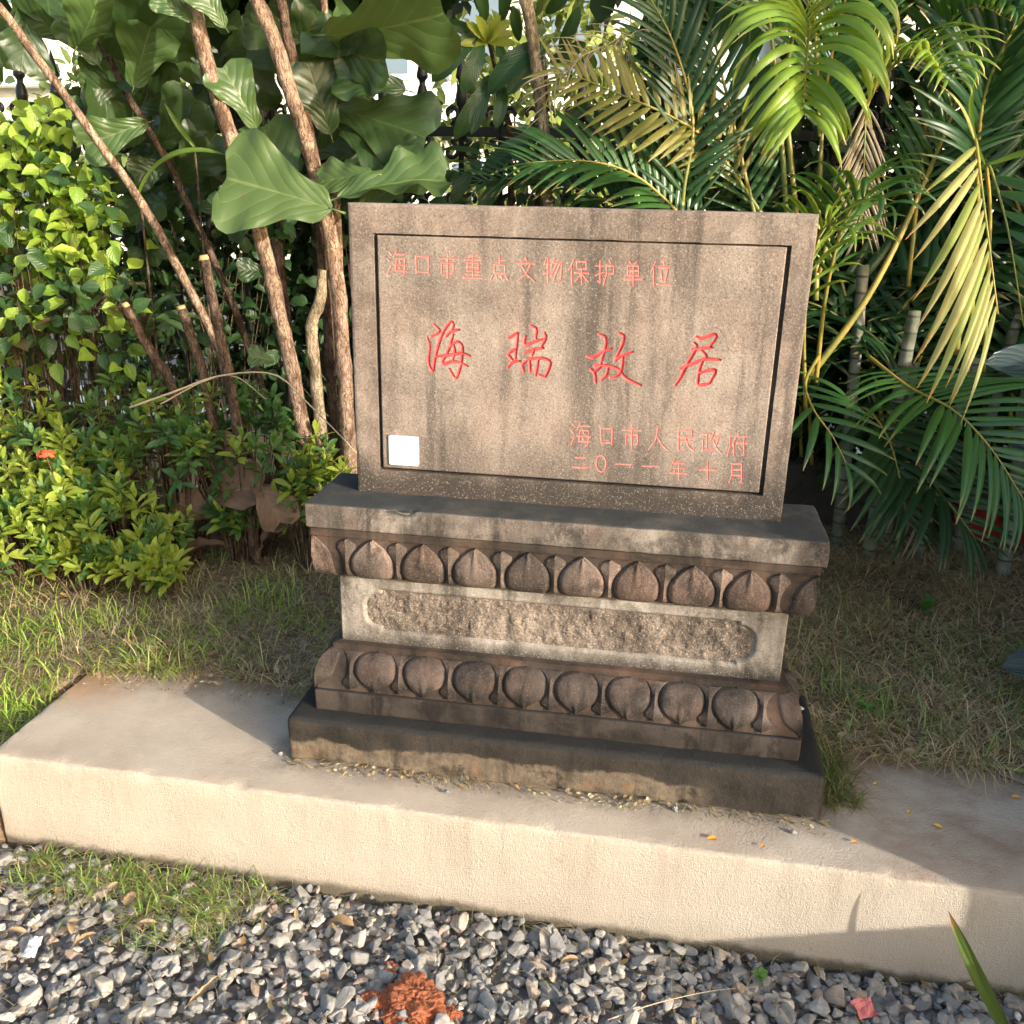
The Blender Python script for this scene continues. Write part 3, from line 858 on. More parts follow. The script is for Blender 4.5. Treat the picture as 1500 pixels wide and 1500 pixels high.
# white plaque (its code is left out)
def plaque():
    c = [at_y(*q, YS - .002) for q in ((569, 637), (613, 640), (614, 683), (571, 680))]
    x0 = (c[0].x + c[3].x) / 2; x1 = (c[1].x + c[2].x) / 2; z1 = (c[0].z + c[1].z) / 2; z0 = (c[2].z + c[3].z) / 2
    r = .005; pts = []
    for cx, cz, a0 in ((x1 - r, z1 - r, 0), (x0 + r, z1 - r, 90), (x0 + r, z0 + r, 180), (x1 - r, z0 + r, 270)):
        for k in range(5):
            a = math.radians(a0 + k * 22.5); pts.append((cx + r * math.cos(a), cz + r * math.sin(a)))
    n = len(pts)
    e = empty('plaque', ((x0 + x1) / 2, YS, z0), 'small square white plaque on the lower left of the inscribed stone', 'plaque')
    V = [(p[0], YS - .0046, p[1]) for p in pts] + [(p[0], YS + .001, p[1]) for p in pts]
    F = [tuple(range(n))] + [(k, k + n, (k + 1) % n + n, (k + 1) % n) for k in range(n)]
    obj('plate', mesh('plate', V, F, M['white']), e)
    # faint printed border line
    bag = Bag(); i = .0055; w = .0009; y = YS - .0049
    X0, X1, Z0, Z1 = x0 + i, x1 - i, z0 + i, z1 - i
    for a in ((X0, X1, Z0, Z0 + w), (X0, X1, Z1 - w, Z1), (X0, X0 + w, Z0 + w, Z1 - w), (X1 - w, X1, Z0 + w, Z1 - w)):
        bag.add(np.array([(a[0], y, a[2]), (a[1], y, a[2]), (a[1], y, a[3]), (a[0], y, a[3])]), np.array([(0, 1, 2, 3)]))
    obj('printed_border', bag.mesh('printed_border', M['mark']), e)
plaque()
# ------------------------------------------------------------------ the place around it: added shadow-casting wall, fence, street
M['wall'] = simple('grey_render', (.42, .38, .33), .9, .2, 0, .12, 4, .4)
wall = empty('added_shade_wall', (2.1, 0, -.33), 'plain wall with a low front run, added out of view to shade the ledge', 'wall')  # unseen, added so its edges cast the shadows on the ledge
V, F = rounded_box(1.965, 2.16, -.75, 6.0, -.40, 1.10, b=.01, res=.3, wob=.001)
obj('tall_run', mesh('tall_run', V, F, M['wall'], False), wall)
V, F = rounded_box(1.945, 2.18, -5.0, -.752, -.40, .20, b=.01, res=.3, wob=.001)
obj('low_run', mesh('low_run', V, F, M['wall'], False), wall)

FY = 2.05
fence = empty('iron_fence', (0, FY, -.33), 'black wrought iron fence with spear points and scrolls behind the plants', 'fence')
def lathe(prof, n=10):
    V = []; F = []
    for r, z in prof:
        for k in range(n):
            a = 2 * math.pi * k / n
            V.append((r * math.cos(a), r * math.sin(a), z))
    for i in range(len(prof) - 1):
        for k in range(n):
            k2 = (k + 1) % n
            F.append((i * n + k, i * n + k2, (i + 1) * n + k2, (i + 1) * n + k))
    return np.array(V), np.array(F)
ZT = 1.875
V, F = lathe([(.012, -.33), (.012, ZT - .215), (.020, ZT - .205), (.024, ZT - .18), (.024, ZT - .165), (.016, ZT - .135), (.012, ZT - .128), (.013, ZT - .115), (.024, ZT - .102), (.024, ZT - .094), (.014, ZT - .05), (.001, ZT)])
picket_me = mesh('picket', V, F, M['iron'], True)
def scroll_path(cx, cz, r, turn, sgn, up):
    pts = []
    for k in range(22):
        t = k / 21
        a = t * turn
        rr = r * (1 - .72 * t)
        pts.append(Vector((cx + sgn * rr * math.sin(a), 0, cz - up * rr * math.cos(a))))
    return pts
scroll_mes = []
for sgn in (-1, 1):
    for (cz, up, r) in ((ZT - .232, -1, .036), (ZT - .375, 1, .036), (ZT - .56, -1, .04)):
        # stem sweeping out from the picket and curling in
        base = Vector((sgn * .010, 0, cz - up * (-.05)))
        pth = scroll_path(sgn * .043, cz, r, math.pi * 1.75, -sgn, -up)
        pth = [base] + pth
        v, f = tube(pth, [.0095] * len(pth), 6)
        scroll_mes.append(mesh('scroll', v, f, M['iron'], True))
NP = 37
for i in range(NP):
    x = -3.70 + i * .1603 + .002
    p = obj('picket', picket_me, fence, Matrix.Translation((x, FY, 0)))
    for sm_ in scroll_mes: obj('scroll', sm_, p, Matrix.Translation((x, FY, 0)))
for z in (ZT - .30, ZT - .48, -.05):
    V, F = rounded_box(-3.75, 1.95, FY - .011, FY + .011, z - .019, z + .019, b=.003, res=.5, wob=0)
    obj('rail', mesh('rail', V, F, M['iron']), fence)

V, F = rounded_box(-3.8, 1.95, FY - .07, FY + .07, -.36, .30, b=.01, res=.5, wob=0)
obj('plinth', mesh('plinth', V, F, simple('dark_plinth', (.07, .06, .05), .9, .2, 0, .3, 8, .3)), fence)

# beyond the fence: pavement, street, a pale building and street trees
M['bwall'] = simple('pale_facade', (.78, .74, .66), .85, .3, 0, .05, 2, .1)
M['bwhite'] = simple('white_facade', (.82, .82, .80), .8, .3, 0, .04, 2, .1)
M['glass'] = simple('window_glass', (.16, .22, .28), .15, .6, 0, .2, 2, 0.)
M['roofred'] = simple('dark_red_paint', (.10, .02, .018), .6, .4, 0, .2, 5, .1)
me = mesh('pavement', [(-60, 3.2, -.30), (60, 3.2, -.30), (60, 5.2, -.30), (-60, 5.2, -.30)], [(0, 1, 2, 3)], M['bwall'])
tag(obj('pavement', me), kind='structure')
me = mesh('road', [(-120, 5.3, -.322), (120, 5.3, -.322), (120, 12.5, -.322), (-120, 12.5, -.322)], [(0, 1, 2, 3)], M['asphalt'])
tag(obj('road', me), kind='structure')
def building(x0, x1, y0, h, mat, floors, bays, label, dep=9):
    e = empty('building', ((x0 + x1) / 2, y0, -.33), label, 'building')
    V, F = rounded_box(x0, x1, y0, y0 + dep, -.33, h, b=.05, res=6, wob=0)
    obj('facade', mesh('facade', V, F, mat), e)
    fh = (h + .33) / floors; bw = (x1 - x0) / bays
    V, F = rounded_box(-.55, .55, -.06, .10, -.7, .7, b=.02, res=2, wob=0)
    fr = mesh('window', V, F, M['bwhite'])
    pm = mesh('pane', [(-.45, -.075, -.6), (.45, -.075, -.6), (.45, -.075, .6), (-.45, -.075, .6)], [(0, 1, 2, 3)], M['glass'])
    for f in range(floors):
        for k in range(bays):
            m = Matrix.Translation((x0 + bw * (k + .5), y0, -.33 + fh * (f + .55)))
            w = obj('window', fr, e, m); obj('pane', pm, w, m)
    for f in range(1, floors + 1):
        V, F = rounded_box(x0 - .1, x1 + .1, y0 - .35, y0 + .0, -.33 + fh * f - .14, -.33 + fh * f, b=.02, res=6, wob=0)
        obj('ledge', mesh('ledge', V, F, M['bwhite']), e)
building(-9.5, 1.0, 16., 10.5, M['bwhite'], 4, 6, 'white apartment building seen through the fence gap beyond the street')
building(-28, -11, 15., 6.4, M['bwall'], 2, 8, 'low cream building beyond the fence at the bare leaning trunk')
building(2.2, 20, 17., 9.5, M['bwall'], 4, 9, 'pale apartment block behind the palms across the street')

# ------------------------------------------------------------------ leaf meshes
def leaf_mesh(name, mat, prof, nv=12, nu=8, bend=.4, fold=.12, wave=.0, ruffle=.0, seed=0, petiole=.0, nw=3., notch=0.):
    """leaf of length 1 along +X, width from prof[(v, half width)], normal +Z"""
    r = random.Random(seed)
    ph = r.random() * 6
    vs = [k / nv for k in range(nv + 1)]
    V = []; UV = []
    x = z = 0.
    ang = bend * .5
    pts = []
    for k, v in enumerate(vs):
        pts.append((x, z, ang)); ang -= bend / nv
        x += math.cos(ang) / nv; z += math.sin(ang) / nv
    for k, v in enumerate(vs):
        h = float(np.interp(v, [p[0] for p in prof], [p[1] for p in prof]))
        px, pz, an = pts[k]
        for j in range(nu + 1):
            u = j / nu * 2 - 1
            y = u * h
            up = fold * abs(u) * h + wave * h * math.sin(v * 2 * math.pi * nw + ph + (1.6 if u > 0 else 0)) * abs(u) ** 1.5
            up += ruffle * mnoise.noise(Vector((v * 5, u * 2, seed * 3.7)))
            if notch and v > .75:
                dx_ = -notch * ((v - .75) / .25) ** 2 * max(0., 1 - abs(u))
                px += dx_; pz += dx_ * math.tan(an)
            if notch: y *= 1 + .06 * mnoise.noise(Vector((v * 7, u * .4, seed * 1.7)))
            V.append((px - math.sin(an) * up, y * (1 - .12 * fold * abs(u)), pz + math.cos(an) * up))
            px, pz, an = pts[k]
            UV.append((j / nu, v))
    F = grid_faces(nv + 1, nu + 1)
    if petiole:
        n0 = len(V)
        pth = [Vector((-petiole, 0, -petiole * .15)), Vector((-petiole * .5, 0, -.012)), Vector((.03, 0, 0.002))]
        tv, tf = tube(pth, [.012, .010, .008], 5)
        V += [tuple(q) for q in tv]; UV += [(.5, .0)] * len(tv)
        F = np.concatenate([F, tf + n0])
    return mesh(name, V, F, mat, True, uv=UV)
def orient(base, tip, normal, L=None, w=1.):
    x = (tip - base); l = x.length if L is None else L
    x = x.normalized()
    n = (normal - x * normal.dot(x))
    if n.length < 1e-4: n = Vector((0, 0, 1)) - x * x.z
    n.normalize()
    y = n.cross(x)
    return Matrix(((x.x * l, y.x * l * w, n.x * l, base.x), (x.y * l, y.y * l * w, n.y * l, base.y), (x.z * l, y.z * l * w, n.z * l, base.z), (0, 0, 0, 1)))
def rvec(r=rng):
    while True:
        v = Vector((r.uniform(-1, 1), r.uniform(-1, 1), r.uniform(-1, 1)))
        if .1 < v.length < 1: return v.normalized()

# ------------------------------------------------------------------ fiddle-leaf fig stems
def bark_mat(name, lightc, darkc, f=1.):
    b = NB(name); p = b.pos()
    w = b.n('VectorMath', operation='ADD')
    nx_ = b.n('TexNoise'); b.set(nx_.inputs['Vector'], p); nx_.inputs['Scale'].default_value = 24; nx_.inputs['Detail'].default_value = 3
    sc = b.n('VectorMath', operation='SCALE'); b.t.links.new(nx_.outputs['Color'], sc.inputs[0]); sc.inputs['Scale'].default_value = .045
    b.t.links.new(p, w.inputs[0]); b.t.links.new(sc.outputs[0], w.inputs[1])
    q = w.outputs[0]
    n1 = b.noise(b.mapping(q, (1, 1, .30)), 48, 7, .75, .3)
    n2 = b.noise(b.mapping(p, (1, 1, .6)), 21, 6, .72)
    n3 = b.noise(b.mapping(q, (1, 1, .22)), 130, 4, .7)
    c = b.mix(b.ramp(n1, [(.38, 0.), (.60, 1.)]), darkc, lightc)
    c = b.mix(b.math('MULTIPLY', b.ramp(n2, [(.47, 0.), (.60, 1.)]), .85), c, tuple(x * .45 for x in darkc))
    c = b.mix(b.math('MULTIPLY', b.ramp(n3, [(.38, 1.), (.48, 0.)]), .75), c, tuple(x * .35 for x in darkc))
    c = b.mix(b.math('MULTIPLY', b.ramp(n3, [(.58, 0.), (.72, 1.)]), .45), c, tuple(min(1, x * 1.45) for x in lightc))
    vd = b.voro(b.mapping(q, (1, 1, .16)), 62, 'DISTANCE_TO_EDGE')
    c = b.mix(b.math('MULTIPLY', b.ramp(vd, [(.01, 1.), (.06, 0.)]), .35), c, tuple(x * .3 for x in darkc))
    h = b.math('ADD', b.math('MULTIPLY', b.ramp(vd, [(.0, 0.), (.12, 1.)]), .35), b.math('ADD', n1, b.math('MULTIPLY', n3, .6)))
    return b.done(b.principled(c, .92, b.bump(h, 1., .007 * f), .15))
M['bark'] = bark_mat('flaky_bark', (.44, .315, .225), (.19, .110, .073))
M['bark_dark'] = bark_mat('dark_bark', (.19, .125, .088), (.085, .053, .038))
M['bark_pale'] = bark_mat('pale_bark', (.46, .37, .25), (.24, .175, .11))
M['cutwood'] = simple('cut_wood', (.50, .30, .14), .9, .2, 0, .35, 60, .8)

def P(px, py, y): return at_y(px, py, y)
figs = []
def trunk(pts, r0, r1, mat, label, y0, y1, name='fig_tree', cat='tree', cut=False, sides=12, rough=.13):
    """pts: pixels from top to bottom; depth runs y1 (top) to y0 (bottom, then the ground)"""
    n = len(pts)
    ctrl = [P(px, py, y1 + (y0 - y1) * i / (n - 1)) for i, (px, py) in enumerate(pts)]
    foot = ctrl[-1] + (ctrl[-1] - ctrl[-2]).normalized() * .02
    gz = float(bed_z(foot.x, foot.y)) - .03
    d = ctrl[-1] - ctrl[-2]
    k = (ctrl[-1].z - gz) / max(.05, -d.z) if d.z < 0 else 1
    foot = Vector((ctrl[-1].x + d.x * k * .6, ctrl[-1].y + d.y * k * .6, gz))
    ctrl = ctrl + [foot]
    ctrl = ctrl[::-1]
    N = 46
    path = catmull(ctrl, N)
    L = sum((a - c).length for a, c in zip(path, path[1:]))
    path = [p + Vector((mnoise.noise(p * 7), mnoise.noise(p * 7 + Vector((5, 0, 0))), 0)) * .006 for p in path]
    rad = [r0 + (r1 - r0) * i / (N - 1) for i in range(N)]
    for kk in range(3, N, rng.randint(4, 7)):                 # leaf-scar nodes
        rad[kk] *= 1.10
    e = empty(name, foot, label, cat, 'fig stems behind the hedge' if name == 'fig_tree' else None)
    v, f = tube(path, rad, sides, rough, True, seed=len(figs) * 3.1)
    obj('trunk', mesh('trunk', v, f, M[mat], True), e)
    if cut:
        t = (path[-1] - path[-2]).normalized()
        v, f = tube([path[-1] - t * .004, path[-1] + t * .010], [r1 * 1.12, r1 * .8], 10, .5, True, 4)
        obj('cut_end', mesh('cut_end', v, f, M['cutwood'], True), e)
    e['_p'] = 0
    del e['_p']
    figs.append((e, path))
    return e
fA = trunk([(-60, -60), (0, 12), (70, 105), (145, 210), (215, 310), (265, 400), (305, 480), (335, 560)], .0155, .0125, 'bark', 'slender bare fig stem leaning far out across the bright hedge', 1.22, 1.05)
fB = trunk([(110, 10), (150, 70), (190, 145), (240, 225), (285, 320), (330, 420), (365, 510), (392, 600)], .0135, .011, 'bark_dark', 'thin dark fig stem leaning left between the thicker stems', 1.45, 1.4)
fC = trunk([(262, -60), (283, 10), (303, 90), (338, 200), (375, 320), (400, 420), (422, 520), (445, 640)], .0265, .0235, 'bark', 'thick pale fig trunk with flaking bark standing left of the pair', 1.18, 1.12)
fD = trunk([(352, -60), (378, 5), (408, 80), (438, 170), (462, 260), (482, 340), (497, 440), (505, 560), (512, 650)], .0265, .022, 'bark', 'thick fig trunk rising beside the upper left stone edge', 1.22, 1.15)
fE = trunk([(398, -60), (412, 10), (428, 80), (445, 150), (458, 230), (468, 300), (476, 420), (485, 560)], .019, .016, 'bark_dark', 'slimmer twin fig stem hugging the thick trunk beside the stone', 1.27, 1.25)
fF = trunk([(470, -40), (478, 40), (487, 130), (489, 220), (494, 330), (500, 440), (505, 560)], .015, .012, 'bark', 'straight thin fig stem close behind the stone edge', 1.55, 1.45)
fG = trunk([(474, 395), (470, 440), (456, 480), (462, 540), (470, 640)], .0205, .019, 'bark_pale', 'pale kinked fig stem with smooth bark near the pedestal', 1.2, 1.2)
fH = trunk([(405, 350), (414, 420), (425, 520), (436, 610)], .019, .017, 'bark_dark', 'dark shaded fig stem directly behind the thick pale trunk', 1.35, 1.35)
trunk([(299, 378), (310, 430), (325, 500), (338, 566)], .0185, .015, 'bark_dark', 'short sawn fig stub with an orange frayed top', 1.05, 1.02, cut=True)
trunk([(265, 452), (280, 495), (300, 560)], .0175, .015, 'bark_dark', 'short dark sawn stub leaning against the bare stem', 1.08, 1.05, cut=True)
trunk([(182, 448), (205, 490), (232, 530), (255, 575)], .017, .014, 'bark_dark', 'thin dark broken stub slanting through the reddish leaves', 1.12, 1.05, cut=True)
fI = trunk([(757, -50), (770, 5), (781, 58), (792, 150), (800, 260), (806, 380)], .018, .022, 'bark_pale', 'orange brown stem among the umbrella leaves behind the stone', 1.6, 1.6)

FIGP = [(0, .03), (.03, .10), (.10, .155), (.22, .175), (.34, .20), (.46, .265), (.58, .35), (.70, .42), (.80, .45), (.88, .435), (.94, .38), (.98, .29), (1., .20)]
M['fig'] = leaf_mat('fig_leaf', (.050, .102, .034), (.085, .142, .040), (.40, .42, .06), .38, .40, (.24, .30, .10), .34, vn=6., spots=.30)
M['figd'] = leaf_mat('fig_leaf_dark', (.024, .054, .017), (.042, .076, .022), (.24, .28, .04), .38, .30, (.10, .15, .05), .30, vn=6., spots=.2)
fig_me = [leaf_mesh('fig_leaf', M['fig'], FIGP, 16, 12, bd, fo, wv, .02, sd_, .12, 3., .05) for bd, fo, wv, sd_ in ((.35, .10, .10, 1), (.7, .2, .14, 2), (-.2, .15, .10, 3), (.5, .28, .18, 4))]
figd_me = [leaf_mesh('fig_leaf', M['figd'], FIGP, 16, 12, bd, fo, wv, .02, sd_, .12, 3., .05) for bd, fo, wv, sd_ in ((.35, .10, .10, 5), (.7, .2, .14, 6), (.9, .12, .12, 7), (.4, .3, .16, 8))]
camv = Vector(CAM)
def fig_leaf(tree, b, t, yb, yt, w=1., tilt=(0, 0, .3), dark=False, i=None):
    B, T = P(*b, yb), P(*t, yt)
    n = (camv - (B + T) / 2).normalized() + Vector(tilt)
    me = (figd_me if dark else fig_me)[(i if i is not None else rng.randrange(4))]
    return obj('leaf', me, tree, orient(B, T, n, None, w))
L = fig_leaf
L(fD, (486, 306), (322, 258), 1.02, .98, 1.05, (0, 0, .25), False, 0)
L(fD, (548, 256), (462, 268), 1.10, 1.12, .9, (0, 0, .8), False, 0)
L(fD, (495, 290), (660, 262), 1.05, 1.15, .75, (0, 0, 1.4), False, 3)
L(fD, (530, 310), (640, 240), 1.15, 1.3, .8, (.1, 0, 1.0), False, 1)
L(fC, (432, 300), (382, 178), 1.2, 1.3, .95, (-.2, 0, .4), False, 0)
L(fB, (196, 128), (222, 34), 1.3, 1.25, 1.05, (.3, 0, -.2), False, 2)
L(fC, (376, 188), (322, 92), 1.2, 1.15, .9, (.4, 0, -.1), False, 1)
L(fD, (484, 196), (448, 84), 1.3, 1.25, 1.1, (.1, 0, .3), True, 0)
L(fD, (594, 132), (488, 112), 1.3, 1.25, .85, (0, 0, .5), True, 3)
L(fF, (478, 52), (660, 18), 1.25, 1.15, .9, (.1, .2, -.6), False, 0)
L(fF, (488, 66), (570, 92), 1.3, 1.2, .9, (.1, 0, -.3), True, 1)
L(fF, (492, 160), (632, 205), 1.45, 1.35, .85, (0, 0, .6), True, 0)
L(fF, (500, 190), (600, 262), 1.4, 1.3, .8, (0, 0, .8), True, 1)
L(fC, (330, 40), (282, -30), 1.1, 1.05, .9, (.2, 0, .1), False, 0)
L(fC, (282, 30), (225, -10), 1.1, 1.05, .9, (.5, 0, .0), False, 3)
L(fA, (112, 70), (150, -30), 1.3, 1.2, 1.0, (.5, 0, -.4), False, 1)
L(fA, (100, 50), (10, 10), 1.35, 1.25, 1.0, (.2, 0, -.5), True, 2)
L(fA, (40, 10), (30, 110), 1.3, 1.2, .9, (.3, 0, -.2), True, 0)
L(fB, (145, 95), (95, 20), 1.35, 1.3, 1.0, (.3, 0, -.2), False, 2)
L(fB, (160, 80), (260, 10), 1.35, 1.25, 1.0, (.2, 0, -.4), True, 0)
L(fB, (180, 130), (115, 130), 1.4, 1.3, 1.0, (.2, 0, -.1), True, 3)
L(fB, (215, 180), (118, 215), 1.3, 1.2, .8, (.2, 0, .2), False, 3)
L(fB, (235, 215), (290, 140), 1.45, 1.4, .9, (.1, 0, .2), True, 0)
L(fB, (265, 270), (320, 190), 1.5, 1.45, .9, (.1, 0, .2), True, 1)
L(fB, (200, 160), (270, 120), 1.5, 1.4, .9, (.1, 0, .2), True, 0)
L(fB, (250, 240), (190, 260), 1.5, 1.4, .9, (.1, 0, .2), True, 2)
L(fC, (345, 330), (300, 290), 1.3, 1.3, .8, (.1, 0, .5), True, 0)
L(fC, (370, 330), (330, 345), 1.3, 1.2, .8, (.1, 0, .5), True, 2)
L(fC, (395, 400), (345, 395), 1.4, 1.3, .8, (.1, 0, .3), True, 2)
L(fD, (440, 60), (355, 30), 1.4, 1.35, .9, (.1, 0, -.1), True, 0)
L(fE, (425, 90), (470, 10), 1.45, 1.4, .9, (.1, 0, -.2), True, 1)
L(fE, (430, 110), (370, 60), 1.5, 1.5, .9, (.1, 0, -.2), True, 0)
L(fE, (458, 230), (520, 190), 1.5, 1.45, .9, (.1, 0, .3), True, 1)
L(fG, (400, 530), (362, 520), 1.15, 1.1, 1.1, (.1, 0, .6), False, 0)
# crown fill further up and behind, mostly above the picture
for k in range(70):
    tr, path = figs[rng.choice([0, 1, 2, 3, 4, 5])]
    px = rng.uniform(-120, 560); py = rng.uniform(-420, 120) if px > 90 else rng.uniform(-420, 55)
    if 380 < px and py > 60: py -= 80
    if px > 520: py = rng.uniform(-400, -80)
    y = rng.uniform(1.35, 1.85)
    B = P(px, py, y); d = rvec(); d.z -= .45; d.normalize()
    ln = rng.uniform(.20, .36)
    n = rvec() + Vector((0, -.6, .8))
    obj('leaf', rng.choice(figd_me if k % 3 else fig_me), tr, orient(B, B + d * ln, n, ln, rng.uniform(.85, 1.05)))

for k in range(34):
    tr, path = figs[rng.choice([1, 2, 3, 4, 5])]
    px = rng.uniform(90, 590); py = rng.uniform(40, 300)
    if px < 130 and py < 140: continue
    B = P(px, py, rng.uniform(1.6, 1.95)); d = rvec(); d.z -= .35; d.normalize()
    ln = rng.uniform(.18, .30)
    obj('leaf', rng.choice(figd_me), tr, orient(B, B + d * ln, rvec() * .7 + Vector((0, -.8, .6)), ln, rng.uniform(.85, 1.05)))

# ------------------------------------------------------------------ umbrella-leaved shrub in the middle
OBL = [(0, .02), (.06, .07), (.2, .125), (.4, .165), (.6, .175), (.78, .15), (.9, .10), (.97, .045), (1, .0)]
M['umb'] = leaf_mat('umbrella_leaf', (.020, .058, .018), (.032, .085, .025), (.26, .38, .05), .32, .4, (.10, .20, .05), .28, vn=10.)
M['umby'] = leaf_mat('umbrella_leaf_young', (.30, .36, .05), (.38, .40, .07), (.75, .75, .12), .35, .4, (.45, .48, .15), .45, vn=10.)
umb_me = [leaf_mesh('umbrella_leaf', M['umb'], OBL, 14, 6, bd, .25, .05, .01, k, .1) for k, bd in enumerate((.9, 1.3, .5, 1.6))]
umby_me = [leaf_mesh('young_umbrella_leaf', M['umby'], OBL, 10, 6, bd, .25, .05, .01, k, .05) for k, bd in enumerate((.3, .7))]
us = empty('umbrella_shrub', P(745, 420, 1.75), 'dark umbrella leaved shrub against the iron fence with one yellow young shoot', 'shrub')
us.location.z = .05
v, f = tube(catmull([Vector((us.location.x, 1.75, .0)), P(748, 260, 1.72), P(736, 150, 1.7), P(716, 62, 1.68)], 14), [.014 - .0006 * k for k in range(14)], 7, .1)
obj('stem', mesh('stem', v, f, M['bark_dark'], True), us)
v, f = tube(catmull([Vector((us.location.x + .05, 1.78, .0)), P(790, 260, 1.72), P(800, 150, 1.7), P(790, 75, 1.68)], 14), [.013 - .0006 * k for k in range(14)], 7, .1)
obj('stem', mesh('stem', v, f, M['bark_dark'], True), us)
for b_, t_, w, tl, i in [((700, 48), (630, 122), .9, (.2, 0, .5), 0), ((706, 62), (676, 138), 1.0, (.1, 0, -.1), 0), ((728, 66), (742, 92), 1.0, (0, 0, .2), 2), ((792, 62), (712, 140), .95, (-.2, 0, .5), 0),
        ((800, 66), (742, 140), .9, (-.1, 0, .3), 2), ((720, 118), (664, 206), .8, (.1, 0, .2), 0), ((716, 110), (690, 198), .8, (0, 0, .1), 2), ((740, 128), (726, 190), .9, (0, 0, .1), 0),
        ((792, 196), (702, 260), .8, (0, 0, .7), 0), ((640, 222), (708, 226), .55, (0, 0, 1.5), 2), ((770, 200), (764, 258), .8, (.2, 0, .1), 0), ((700, 42), (646, 30), .9, (.1, 0, -.4), 0),
        ((712, 30), (700, -30), 1., (.1, 0, -.4), 2), ((736, 30), (742, -30), 1., (.1, 0, -.4), 2), ((820, 70), (850, 8), .9, (.1, 0, -.2), 0), ((806, 90), (860, 60), .9, (.1, 0, -.2), 2), ((760, 60), (752, 8), 1., (.1, 0, -.3), 2),
        ((690, 0), (640, -40), 1., (.1, 0, -.4), 0), ((800, 20), (840, -30), 1., (.1, 0, -.3), 0), ((860, 150), (820, 190), 1., (.1, 0, .2), 0), ((870, 170), (930, 180), 1., (.1, 0, .2), 0), ((690, 250), (660, 300), 1., (.2, 0, .6), 0), ((740, 260), (700, 310), 1., (.2, 0, .6), 2)]:
    B, T = P(*b_, 1.66), P(*t_, 1.60)
    n = (camv - B).normalized() + Vector(tl)
    obj('leaf', umb_me[i], us, orient(B, T, n, None, w))
for k in range(9):
    a = math.radians(-10 + k * 25)
    B = P(715, 62, 1.67); T = P(715 + 42 * math.cos(a), 62 - 40 * math.sin(a) - 4, 1.64 + .1 * math.sin(k * 2))
    obj('leaf', umby_me[k % 2], us, orient(B, T, (camv - B).normalized() + Vector((0, 0, .5)), None, .9))

# ------------------------------------------------------------------ hedge plants just beyond the fence, background shade put into their dark colour
M['hedge'] = leaf_mat('hedge_mass_leaf', (.03, .07, .02), (.04, .09, .03), (.10, .16, .03), .5, 0, tfac=.2, attr=True, spec=.3)
def mass(x0, x1, y0, y1, zt, n, label, seed, size=(.05, .13), col=(.022, .052, .018), zb=-.3, name='evergreen_shrub'):
    r = np.random.default_rng(seed)
    e = empty(name, ((x0 + x1) / 2, (y0 + y1) / 2, -.33), label, 'shrub')
    u = r.random(n); x = x0 + (x1 - x0) * u; y = r.uniform(y0, y1, n)
    top = zt * (.86 + .14 * np.sin(u * 9 + seed)) - .18 * (np.abs(u - .5) * 2) ** 3
    z = zb + (top - zb) * r.random(n) ** .8
    l = r.uniform(*size, n)
    d = r.normal(0, 1, (n, 3)); d[:, 2] -= .3; d /= np.linalg.norm(d, axis=1)[:, None]
    nn = r.normal(0, .6, (n, 3)) + np.array([.2, -.7, .7]); nn -= d * (nn * d).sum(1)[:, None]; nn /= np.linalg.norm(nn, axis=1)[:, None]
    w = np.cross(nn, d)
    V = np.zeros((n, 7, 3)); c0 = np.stack([x, y, z], 1)
    for k, (a, b_, h) in enumerate(((0, 0, 0), (.3, .2, .05), (.65, .19, .04), (1, 0, -.1), (.65, -.19, .04), (.3, -.2, .05), (.5, 0, 0))):
        V[:, k] = c0 + d * (a * l)[:, None] + w * (b_ * l)[:, None] + nn * (h * l)[:, None]
    C = np.repeat((np.array(col) * r.uniform(.5, 1.5, (n, 1)))[:, None, :], 7, 1)
    F = (np.array([[0, 1, 2, 6], [6, 2, 3, 3], [0, 6, 4, 5], [6, 3, 3, 4]])[None] + (np.arange(n) * 7)[:, None, None]).reshape(-1, 4)
    tri = np.concatenate([F[0::4], F[2::4]])
    t3 = np.concatenate([F[1::4][:, :3], np.stack([F[3::4][:, 0], F[3::4][:, 1], F[3::4][:, 3]], 1)])
    faces = [tuple(q) for q in tri] + [tuple(q) for q in t3]
    tag(obj('foliage', mesh('foliage', V.reshape(-1, 3), faces, M['hedge'], True, col=C.reshape(-1, 3)), e), kind='stuff')
    bag = Bag()
    for k in range(7):
        bx = x0 + (x1 - x0) * (k + .5) / 7
        v, f = tube([Vector((bx, (y0 + y1) / 2, -.34)), Vector((bx + .03, (y0 + y1) / 2, zt * .4)), Vector((bx - .05, (y0 + y1) / 2, zt * .8))], [.02, .014, .006], 6)
        obj('trunk', mesh('trunk', v, f, M['bark_dark'], True), e)
mass(.05, .95, 2.15, 2.75, 2.15, 3200, 'dark evergreen shrub beyond the fence behind the yellowing frond', 1)
mass(.85, 1.75, 2.15, 2.85, 2.6, 4000, 'tall dark evergreen shrub beyond the fence behind the bright frond', 2)
mass(1.65, 2.9, 2.15, 2.85, 2.5, 3600, 'tall dark evergreen shrub at the end of the fence', 3)
mass(-.62, .15, 2.15, 2.6, 1.32, 1100, 'low dark evergreen shrub beyond the fence behind the stone', 4)
mass(-1.45, -.95, 2.15, 2.6, 1.95, 2200, 'dark evergreen shrub beyond the fence behind the fig trunks', 5)
mass(-2.35, -1.4, 2.15, 2.6, 1.62, 2600, 'dark evergreen shrub beyond the fence behind the sawn stubs', 6)
mass(-3.6, -2.3, 2.15, 2.6, 1.45, 1400, 'low evergreen shrub beyond the fence behind the lime shrub', 7)
mass(-1.0, -.6, 2.15, 2.5, 1.2, 600, 'small evergreen shrub beyond the fence at the open view', 8)
